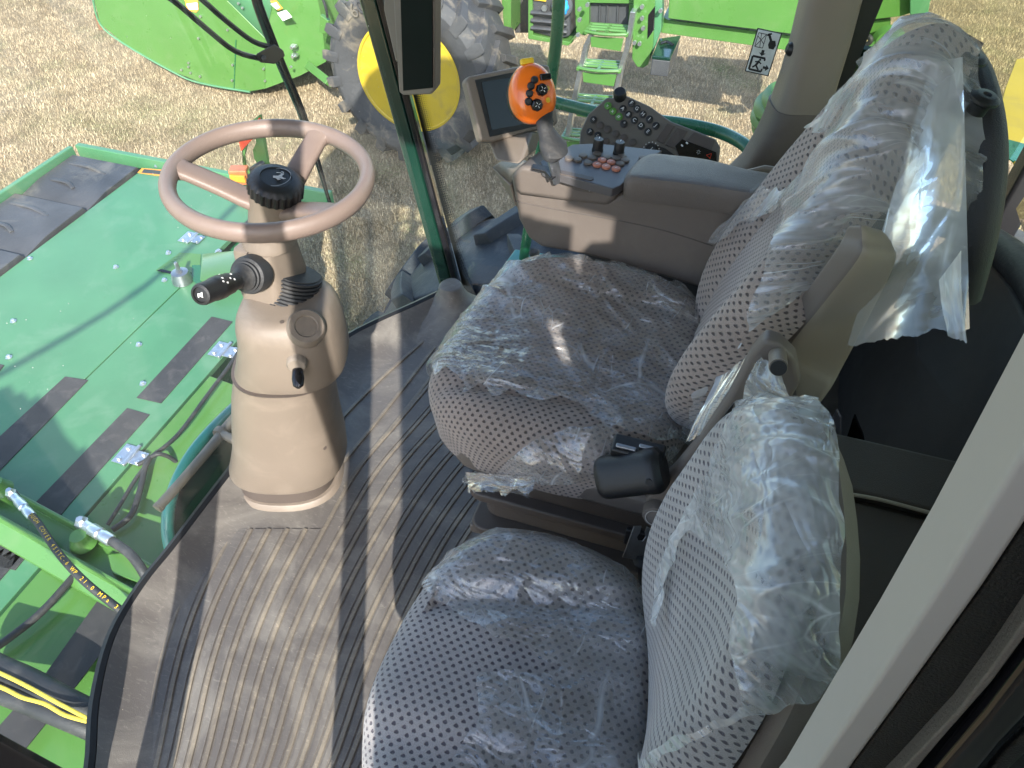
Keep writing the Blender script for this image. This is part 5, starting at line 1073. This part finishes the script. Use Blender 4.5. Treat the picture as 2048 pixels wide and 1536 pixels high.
# reflector bracket and amber lamp at the far end of the deck
rb = thing('marker_bracket', at(510, 395, Z=DZ), 'green upright bracket with red reflector and amber lamp on the far end of the deck', 'marker light')
YB = 3.42
b = MB(); b.poly3([at(*p, Y=YB) for p in [(482, 278), (500, 262), (510, 270), (494, 290), (486, 320), (500, 400), (490, 402)]], (0, -1, 0), .02); obj('bracket_arm', b, M['green'], rb, bevel=.003)
b = MB(); b.poly3([at(*p, Y=YB + .06) for p in [(505, 240), (518, 230), (535, 330), (520, 336), (508, 318), (505, 300), (512, 285), (506, 262)]], (-.4, -1, 0), .02); obj('bracket_plate', b, M['green'], rb, bevel=.003)
b = MB(); b.poly3([at(*p, Y=YB - .02) for p in [(498, 262), (518, 236), (520, 262), (482, 302), (478, 284)]], (-.3, -1, 0), .01); obj('reflector', b, M['red'], rb)
b = MB(); b.box(at(480, 350, Y=YB - .06), (.11, .08, .10), Matrix.Rotation(R(20), 3, 'Z')); obj('lamp_housing', b, M['amberdk'], rb, bevel=.008)
b = MB(); b.box(at(476, 357, Y=YB - .115), (.095, .02, .045), Matrix.Rotation(R(10), 3, 'Z')); obj('lamp_lens', b, M['amber'], rb, bevel=.004)
b = MB(); b.box(at(515, 340, Y=YB + .0), (.10, .10, .02)); obj('lamp_base', b, M['green'], rb, bevel=.003)
b = MB(); b.tube([at(505, 340, Y=YB - .02), at(518, 332, Y=YB - .03), at(524, 328, Y=YB)], .022, 10, smooth=3); obj('connector', b, M['black'], rb)
# ---------------- wiper outside the windshield
wp = thing('windshield_wiper', at(540, 110, X=-1.42), 'long black wiper with twin arms resting on the outside of the windshield', 'wiper')
WX = lambda x_, y_: at(x_, y_, X=-1.36)
b = MB(); b.tube([WX(500, -60), WX(515, 10), WX(560, 125), WX(610, 250), WX(660, 408)], lambda t: .0085 + .012 * math.sin(math.pi * min(1, t * 1.1)) * (1 - .5 * t), 8, smooth=4, flat=.5); obj('blade_frame', b, M['blackgloss'], wp)
b = MB(); b.tube([WX(508, -60), WX(524, 10), WX(568, 125), WX(618, 250), WX(661, 410)], .0045, 6, smooth=4); obj('blade_rubber', b, M['black'], wp)
b = MB(); b.tube([WX(280, -40), WX(345, 0), WX(410, 55), WX(470, 102), WX(525, 118)], .0075, 8, smooth=4); obj('arm', b, M['black'], wp)
b = MB(); b.tube([WX(360, -40), WX(405, 0), WX(450, 40), WX(505, 82), WX(545, 95)], .0075, 8, smooth=4); obj('arm', b, M['black'], wp)
b = MB(); b.loft([[at(*p, X=-1.36 + h) for p in ((512, 108), (548, 88), (566, 100), (570, 112), (550, 128), (520, 125))] for h in (-.01, .02)]); b.cyl(at(528, 116, X=-1.34), at(528, 116, X=-1.33), .008, n=12); obj('arm_clamp', b, M['black'], wp, bevel=.003)
# ================================================================ OWN RIGHT SIDE: RAILS, PLATFORM, TYRE, HOOD
hr = thing('handrail', at(1050, 500, Y=2.1), 'dark green tubular handrail of post and curved bar outside the side window', 'handrail')
b = MB(); b.tube([at(1045, 540, Y=2.1), at(1053, 480, Y=2.1), at(1082, 300, Y=2.1), at(1108, 120, Y=2.1), at(1118, 0, Y=2.1), at(1122, -200, Y=2.1)], .0185, 14, smooth=4); obj('post', b, M['dkgreen'], hr)
b = MB(); b.tube([at(1104, 203, Y=2.1), at(1200, 226, Y=2.1), at(1300, 240, Y=2.1), at(1380, 250, Y=2.1), at(1450, 268, Y=2.08), at(1500, 300, Y=2.0), at(1520, 350, Y=1.97), at(1530, 420, Y=1.97)], .0185, 14, smooth=5); obj('bar', b, M['dkgreen'], hr)
b = MB(); b.poly3(pz([(1030, 498), (1180, 520), (1300, 560), (1300, 700), (980, 640), (1003, 535)], -.06), (0, 0, 1), .03); pl_ = obj('side_platform', b, M['teal'], None, bevel=.004); tag(pl_, 'teal painted platform corner below the handrail post', 'platform')
b = MB(); b.lathe([(.008, -.02), (.010, 0), (.018, .008), (.020, .018), (.014, .030), (.0005, .034)], at(1069, 512, Z=-.03), (0, -.2, 1), 18); tag(obj('lever_ball', b, M['rubber'], None), 'small black ball knob on the teal platform', 'knob')
def tyre(parent, c, Rr, w_, rim_r, mt, rimmat=None, nl=22, name='tyre', lug=.045, hub=True):
    c = V(c); b = MB(); ax = V((0, -1, 0)); h = w_ / 2
    pr = [(rim_r, h * .80), (rim_r + .02, h * .88), (rim_r + (Rr - rim_r) * .35, h * 1.03), (rim_r + (Rr - rim_r) * .7, h * 1.05), (Rr - .06, h * .98), (Rr - .015, h * .86), (Rr, h * .5), (Rr + .006, 0)]
    pr = pr + [(r_, -z_) for r_, z_ in pr[-2::-1]]
    b.lathe(pr, c, ax, 80, cap=False)
    for k in range(nl * 2):
        s_ = 1 if k % 2 else -1; a0 = 2 * math.pi * k / (nl * 2); secs = []
        for t in (0, .35, .75, 1.0, 1.12):
            a = a0 + (1 - t) * .20; z_ = s_ * h * (.02 + .98 * min(t, 1.0)); wv = .045 / Rr * (1 + .35 * t)
            base_r = Rr - .01 if t < .9 else (Rr - .02 if t < 1.05 else Rr - .14); top_r = Rr + lug if t < .9 else (Rr + lug * .8 if t < 1.05 else Rr - .12); z2 = z_ if t < 1.05 else s_ * h * 1.07
            def pt(rr_, aa, zz): return c + V((math.cos(aa) * rr_, 0, math.sin(aa) * rr_)) + ax * zz
            secs.append([pt(base_r, a - wv, z2), pt(top_r, a - wv * .65, z2), pt(top_r, a + wv * .65, z2), pt(base_r, a + wv, z2)])
        b.loft(secs)
    o = obj(name, b, M[mt], parent, bevel=.006)
    if rimmat:
        b = MB(); zs_ = h * .86
        prr = [(rim_r + .015, zs_), (rim_r + .02, zs_ + .012), (rim_r, zs_ + .012), (rim_r - .02, zs_ - .015), (rim_r - .035, zs_ - .03), (rim_r - .045, zs_ - .10), (rim_r - .075, zs_ - .105), (rim_r - .085, zs_ - .08), (rim_r - .105, zs_ - .085), (rim_r - .12, zs_ - .19), (rim_r - .16, zs_ - .20), (rim_r - .19, zs_ - .11), (rim_r - .22, zs_ - .11), (rim_r - .27, zs_ - .22), (.15, zs_ - .22), (.13, zs_ - .10), (.0005, zs_ - .09)]
        b.lathe(prr, c, ax, 72); obj('rim', b, M[rimmat], parent, ang=50)
        for k in range(8):
            a = k * math.pi / 4; p = c + V((math.cos(a) * .20, 0, math.sin(a) * .20)) + ax * (zs_ - .172); b = MB(); b.cyl(p, p + ax * .03, .016, n=6); obj('wheel_nut', b, M['zinc'], parent)
    return o
ow = thing('front_wheel', (-.66, 2.55, -1.3), 'own big front tyre with chunky blue black lugs below the side window', 'wheel')
tyre(ow, (-.66, 2.62, -1.34), .97, .66, .5, 'owntyre', None, 18, lug=.06)
# dark window pod and body behind the corner pillar
b = MB(); c = at(1705, 195, Y=2.15); b.lathe([(.10, -.30), (.135, -.02), (.14, .0), (.125, .01), (.12, -.03), (.0005, -.05)], c, (.05, -.75, .65), 36); tag(obj('air_intake', b, M['postgreen'], None), 'dark round air intake rim behind the corner pillar', 'air intake')
gh = thing('engine_hood', (1.6, 1.4, -.5), 'dark green engine hood with yellow stripe panel behind the tinted rear glass', 'engine hood')
b = MB(); b.loft([[V((x, y, z)) for y, z in ((-1.1, -1.6), (-1.1, .20), (-.9, .36), (1.9, .36), (2.15, .22), (2.2, -1.6))] for x in (.85, 4.5)]); obj('hood', b, M['green2'], gh, bevel=.02)
b = MB(); b.poly3([at(*p, Z=.372) for p in [(2034, 118), (2120, 110), (2160, 420), (2048, 350), (2016, 306), (1990, 256), (2012, 175)]], (0, 0, 1), .008); obj('stripe', b, M['yellow'], gh)
b = MB(); b.poly3([at(*p, Z=.372) for p in [(1975, 268), (2060, 290), (2100, 340), (2040, 330), (1990, 300)]], (0, 0, 1), .004); obj('vent', b, M['dkgreen'], gh)
cst = thing('green_casting', at(1530, 240, Y=3.2), 'lumpy bright green casting beside the lower end of the corner pillar', 'casting')
for k, (x_, y_, r_) in enumerate(((1560, 198, .075), (1545, 215, .08), (1538, 235, .08), (1540, 252, .08), (1570, 232, .11))):
    b = MB(); c = at(x_, y_, Y=3.2 + .03 * k); b.lathe([(.02, -r_ * 1.1), (r_ * .8, -r_ * .7), (r_, 0), (r_ * .8, r_ * .6), (r_ * .3, r_ * .8), (.001, r_ * .82)], c, (-.5, -.6, .5), 20); obj('lobe', b, M['green'], cst)
# outer body corner beyond the door frame
E7 = [(2100, 1390), (2048, 1440), (2010, 1472), (1975, 1505), (1945, 1536), (1880, 1630)]
E8 = [(2300, 1500), (2200, 1560), (2150, 1600), (2100, 1640), (2050, 1680), (2000, 1760)]
for nm, l, r, mt, dy in (('body_corner', E6, E7, 'green', .02), ('lower_flap', E7, E8, 'rubber', .025)):
    b = MB(); L_, R_ = edge(l, PY + dy), edge(r, PY + dy)
    b.loft([[p, q, q + V((.02, .05, 0)), p + V((.02, .05, 0))] for p, q in zip(L_[2:], R_[2:])]); obj(nm, b, M[mt], cab, bevel=.004)
# unseen mirror added left of the cab, outline traced back from the deck shadow
mi = thing('deck_shade_mirror', (-1.5, -1.0, .9), 'unseen black mirror shape added outside the left front of the cab to shade the deck', 'mirror')
sp_ = [(-60, 800), (20, 770), (34, 790), (45, 782), (62, 800), (75, 788), (100, 815), (130, 870), (158, 900), (170, 890), (180, 925), (215, 980), (240, 1030), (180, 1100), (80, 990), (20, 900), (-60, 960)]
b = MB(); P = []
for p in sp_:
    q = at(*p, Z=DZ); t = (q.y + 1.0) / sd.y; P.append(q - sd * t)
b.loft([P, [p + V((0, -.04, 0)) for p in P]]); obj('mirror_shade_shape', b, M['black'], mi)
b = MB(); b.tube([V((-1.9, -1.02, 1.05)), V((-1.4, -.8, 1.5)), V((-1.15, -.2, 1.9))], .018, 10, smooth=4); obj('mirror_arm', b, M['black'], mi)
# ================================================================ PARKED HARVESTER OPPOSITE
ph = thing('parked_harvester', (-2, 8, GZ), 'bright green harvester parked opposite with mud caked tyre, yellow rim and boarding ladder', 'harvester')
YS = 6.8
def py_(L, Y=YS): return [at(*p, Y=Y) for p in L]
def panel(name, L, mat, Y=YS, depth=.4, bevel=.006, parent=None):
    P = py_(L, Y); b = MB(); b.loft([P, [p + V((0, depth, 0)) for p in P]]); return obj(name, b, M[mat], parent or ph, bevel=bevel)
YH = 7.0
side = [(150, -160), (185, -10), (200, 48), (246, 86), (300, 120), (345, 143), (400, 165), (450, 176), (500, 183), (530, 178), (530, 76), (455, 2), (430, -60), (430, -160)]
b = MB(); P = py_(side, YH); b.loft([P, [p + V((0, .25, 0)) for p in P], [p + V((.2, 2.2, .25)) for p in P]]); obj('header_side', b, M['green'], ph, bevel=.008)
b = MB(); q = [at(530, 78, Y=YH), at(530, 178, Y=YH), at(600, 152, Y=7.15), at(652, 124, Y=7.25), at(640, 20, Y=7.35), at(620, -60, Y=7.4), at(560, -60, Y=7.3)]
b.loft([q, [p + V((.1, 1.5, .2)) for p in q]]); obj('header_flank', b, M['green'], ph, bevel=.006)
b = MB(); b.add([at(455, 0, Y=YH - .01), at(530, 76, Y=YH - .01), at(560, -60, Y=7.3), at(440, -80, Y=7.1)], [(0, 1, 2, 3)]); obj('header_top', b, M['green2'], ph, fix=False, solid=.01)
b = MB(); b.tube([at(472, 80, Y=YH - .004), at(468, 176, Y=YH - .004)], .006, 6, smooth=1); obj('side_seam', b, M['dkgreen'], ph)
b = MB(); b.tube([at(*p, Y=YH - .005) for p in ((186, 0), (201, 49), (247, 87), (346, 144), (400, 166), (500, 184))], .012, 6, smooth=4); obj('side_lip', b, M['green2'], ph)
for x_, y_ in ((402, 32), (456, 59), (398, 76), (378, 125), (364, 139), (378, 133), (382, 145), (401, 152), (466, 129), (465, 160), (528, 137), (531, 161), (486, 15), (456, 90), (583, 133), (478, 6)):
    b = MB(); p = at(x_, y_, Y=YH - .004 if x_ < 530 else 7.0); b.cyl(p, p - V((0, .02, 0)), .013, n=8); obj('bolt', b, M['zinc'], ph)
for x_, y_ in ((588, 92), (590, 110)): b = MB(); p = at(x_, y_, Y=7.1); b.box(p, (.06, .05, .03)); b.cyl(p, p - V((0, .06, 0)), .02, n=8); obj('latch', b, M['zinc'], ph, bevel=.003)
for L, mt in (([(368, -6), (395, -8), (397, 20), (392, 25), (374, 20)], 'labelo'), ([(372, 8), (394, 5), (396, 19), (378, 19)], 'labelw'), ([(540, 2), (552, 0), (566, 17), (556, 21)], 'labelo'), ([(541, 8), (552, 5), (560, 15), (553, 19)], 'labelw'), ([(554, 26), (572, 20), (584, 34), (566, 42)], 'labelw'), ([(566, 23), (572, 20), (584, 34), (577, 37)], 'labelo')):
    Yp = YH - .006 if L[0][0] < 500 else 7.02; b = MB(); b.poly3([at(*p, Y=Yp - (.006 if mt == 'labelw' else 0)) for p in L], (0, -1, 0), .003); obj('warning_label', b, M[mt], ph)
b = MB(); b.poly3([at(*p, Y=YH + .3) for p in ((186, 28), (200, 50), (216, 58), (198, 62))], (0, -1, 0), .1); obj('skid_end', b, M['rust'], ph, bevel=.01)
b = MB(); b.poly3([at(*p, Y=YH + .1) for p in ((425, 168), (520, 180), (478, 192), (455, 188))], (0, -1, 0), .2); obj('skid_shoe', b, M['green2'], ph, bevel=.01)
b = MB(); b.tube([at(618, 132, Y=7.2), at(660, 165, Y=6.9)], .06, 4, smooth=1); obj('support_arm', b, M['green'], ph, bevel=.006)
b = MB(); b.poly3([at(*p, Y=7.0) for p in ((640, 30), (656, 42), (660, 60), (650, 68), (638, 64))], (0, -1, 0), .06); obj('flank_lug', b, M['green'], ph, bevel=.006)
b = MB(); b.tube([at(630, -40, Y=7.0), at(650, 10, Y=6.98), at(655, 35, Y=6.98)], .014, 8, smooth=4); obj('wire', b, M['rubber'], ph)
wh = thing('harvester_front_wheel', (-3.12, 6.55, -1.44), None, None) if False else ph
TC = V((-3.13, 6.60, -1.44)); ty = tyre(ph, TC, .84, .74, .51, 'mudtyre', 'yellow', 20, lug=.05)
b = MB(); put(b, text('600', .17, .008), TC + V((-.36, -.40, .62)), (1, 0, .55), (-.5, 0, 1)); obj('tyre_lettering', b, M['mudtyre'], ph)
# frame, tank, hatch, bracket, panel, battery box
panel('frame_post', [(1000, -40), (1022, -40), (1022, 68), (1008, 62)], 'green', 7.0, .5)
panel('dark_gap_sheet', [(1022, -40), (1062, -40), (1062, 66), (1030, 66)], 'tank', 7.3, .3)  # dark sheet stands for the shade in the open gap beside the tank
panel('tray', [(1056, -40), (1064, -40), (1066, 70), (1138, 84), (1146, 76), (1146, 84), (1136, 92), (1056, 78)], 'green', 6.78, .5)
b = MB(); P = py_([(1060, -60), (1140, -60), (1140, 74), (1118, 80), (1064, 66)], 6.8)
rg = []
b.loft([P, [p + V((0, .5, 0)) for p in P]]); obj('plastic_tank', b, M['tank'], ph, bevel=.03, seg=3)
for y_ in (24, 40, 55):
    b = MB(); b.tube([at(1064, y_, Y=6.79), at(1100, y_ + 3, Y=6.77), at(1134, y_ + 8, Y=6.79)], .035, 10, smooth=4, flat=.6); obj('tank_rib', b, M['tank'], ph)
b = MB(); c = at(1122, 14, Y=6.74); b.lathe([(.10, -.03), (.10, 0), (.09, .01)], c + V((0, .02, 0)), (0, -1, .3), 24); obj('filler_neck', b, M['tank'], ph)
b = MB(); rgp = []; ax_ = V((0, -1, .3)).normalized(); xx, yy, zz = frame(ax_)
for r_, h in ((.072, 0), (.072, .03), (.062, .045), (.0005, .045)): rgp.append([c + ax_ * h + (xx * math.cos(a) + yy * math.sin(a)) * (r_ * (1 + .06 * math.cos(8 * a))) for a in [2 * math.pi * k / 48 for k in range(48)]])
b.loft(rgp); obj('filler_cap', b, M['blue'], ph)
b = MB(); c = at(1090, 15, Y=6.76); b.cyl(c, c - V((0, .03, 0)), .028, n=6); obj('tank_bolt', b, M['zinc'], ph)
b = MB(); b.poly3([at(*p, Y=6.77) for p in ((1066, -10), (1092, -10), (1092, 3), (1068, 0))], (0, -1, 0), .003); obj('warning_label', b, M['yel'], ph)
panel('frame_plate', [(1148, -40), (1178, -40), (1178, 62), (1170, 72), (1152, 66), (1150, 30)], 'green', 6.8, .12)
panel('frame_bar', [(1176, -40), (1270, -40), (1270, 8), (1178, 6)], 'green', 6.79, .2)
panel('frame_bar', [(1258, 8), (1272, 8), (1270, 60), (1256, 58)], 'green', 6.80, .2)
panel('hatch', [(1178, 6), (1258, 8), (1256, 60), (1180, 52)], 'tank', 6.86, .2)
b = MB()
for x_ in (1200, 1215, 1236): b.tube([at(x_, 10, Y=6.85), at(x_ - 2, 50, Y=6.85)], .010, 6, smooth=1)
obj('hatch_rib', b, M['tank'], ph)['kind'] = 'stuff'
panel('bracket', [(1268, -40), (1312, -40), (1306, 90), (1296, 130), (1286, 136), (1274, 134), (1264, 118)], 'green', 6.66, .10)
panel('bracket_side', [(1312, -40), (1326, -40), (1322, 60), (1300, 120), (1306, 86)], 'green2', 6.68, .12)
panel('bracket_window', [(1296, 30), (1310, 12), (1308, 60), (1294, 80)], 'blackgloss', 6.655, .02)
panel('side_panel', [(1342, -60), (1625, -60), (1598, 70), (1336, 37)], 'green', 6.72, .5)
panel('lower_panel', [(1326, 34), (1336, 40), (1600, 74), (1640, 60), (1640, 110), (1322, 66)], 'green', 6.82, .4)
panel('rear_panel', [(1640, -60), (1905, -60), (1850, 18), (1800, 33), (1740, 40), (1640, 32)], 'green', 6.8, .5)
panel('rear_block', [(1820, -60), (1870, -60), (1856, 30), (1820, 32)], 'green2', 6.7, .4)
panel('rear_plate', [(1690, 40), (1735, 42), (1730, 70), (1688, 66)], 'green', 6.9, .3); panel('rear_plate', [(1740, 42), (1782, 38), (1778, 76), (1738, 74)], 'green', 6.9, .3)
b = MB(); b.tube([at(1690, 108, Y=6.6), at(1750, 98, Y=6.6)], .06, 14, smooth=1); obj('cylinder', b, M['green'], ph)
b = MB(); b.tube([at(1660, 112, Y=6.6), at(1695, 107, Y=6.6)], .025, 10, smooth=1); obj('cylinder_rod', b, M['zinc'], ph)
b = MB(); b.tube([at(1690, 85, Y=6.55), at(1715, 72, Y=6.55), at(1740, 75, Y=6.5), at(1735, 88, Y=6.5), at(1700, 88, Y=6.55)], .02, 8, smooth=4); obj('hose_loop', b, M['rubber'], ph)
b = MB(); c = at(1775, 85, Y=6.7); b.lathe([(.10, -.2), (.13, 0), (.08, .05)], c, (-.3, -1, .2), 20); obj('pivot', b, M['green'], ph)
for x_, y_ in ((1160, 17), (1160, 38), (1157, 68), (1176, 8), (1285, 35), (1287, 55), (1285, 12), (1280, 86), (1322, 20), (1270, 84), (1722, 54), (1710, 70), (1755, 82)):
    b = MB(); p = at(x_, y_, Y=6.62 if x_ < 1700 else 6.85); b.cyl(p, p - V((0, .03, 0)), .018, n=8); obj('bolt', b, M['zinc'], ph)
bb = MB(); T = [at(*p, Y=y_) for p, y_ in (((1304, 118), 6.35), ((1318, 84), 6.75), ((1360, 78), 6.75), ((1340, 122), 6.35))]
bb.loft([T, [p - V((0, 0, .14)) for p in T]]); obj('battery_box', bb, M['tank'], ph, bevel=.012)
bb = MB(); c = sum(T, V((0, 0, 0))) / 4; bb.loft([[c + (p - c) * 1.03 for p in T], [c + (p - c) * 1.03 + V((0, 0, .03)) for p in T]]); obj('battery_lid', bb, M['postgreen'], ph, bevel=.008)
bb = MB(); bb.tube([c + V((-.05, 0, .05)), c + V((.0, .03, .06)), c + V((.06, 0, .05))], .012, 8, smooth=3); obj('lid_handle', bb, M['blackgloss'], ph)
# ladder: two rails, four steps
lad = thing('boarding_ladder', at(1180, 200, Y=6.7), 'aluminium boarding ladder with four green steps hanging from the parked harvester', 'ladder')
for L in ([(1188, 60), (1174, 88), (1162, 140), (1146, 215), (1134, 285)], [(1268, 20), (1256, 92), (1244, 130), (1232, 190), (1212, 290)]):
    b = MB(); P = [at(*p, Y=6.62 + .03 * i) for i, p in enumerate(L)]
    b.loft([[p + V((sx_, sy_, 0)) for sx_, sy_ in ((-.022, -.05), (.022, -.05), (.022, .05), (-.022, .05))] for p in P]); obj('rail', b, M['zinc'], lad, bevel=.004)
for i, (x0, x1, y_) in enumerate(((1170, 1254, 64), (1154, 1240, 137), (1140, 1226, 207), (1122, 1206, 276))):
    Y_ = 6.56 + .035 * i; a_, c_ = at(x0, y_, Y=Y_), at(x1, y_ + 6, Y=Y_); dv = (c_ - a_); b = MB()
    for k in range(4):
        o = V((0, .02 + .06 * k, 0)); bow = lambda t: V((0, -.04 * math.sin(math.pi * t) if k == 0 else 0, 0))
        b.tube([a_ + dv * t + o + bow(t) for t in (0, .25, .5, .75, 1)], .020, 6, smooth=2, flat=.8)
    for t in (.02, .5, .98): b.box(a_ + dv * t + V((0, .11, -.005)), (.03, .22, .03))
    obj('step', b, M['green'], lad, bevel=.003)
    b = MB(); b.loft([[a_ + dv * t + V((0, .02, z_)) for t, z_ in ((.12, -.04), (.92, -.04), (.88, -.15), (.16, -.13))], [a_ + dv * t + V((0, .03, z_)) for t, z_ in ((.12, -.04), (.92, -.04), (.88, -.15), (.16, -.13))]]); obj('step_plate', b, M['green'], lad, bevel=.003)
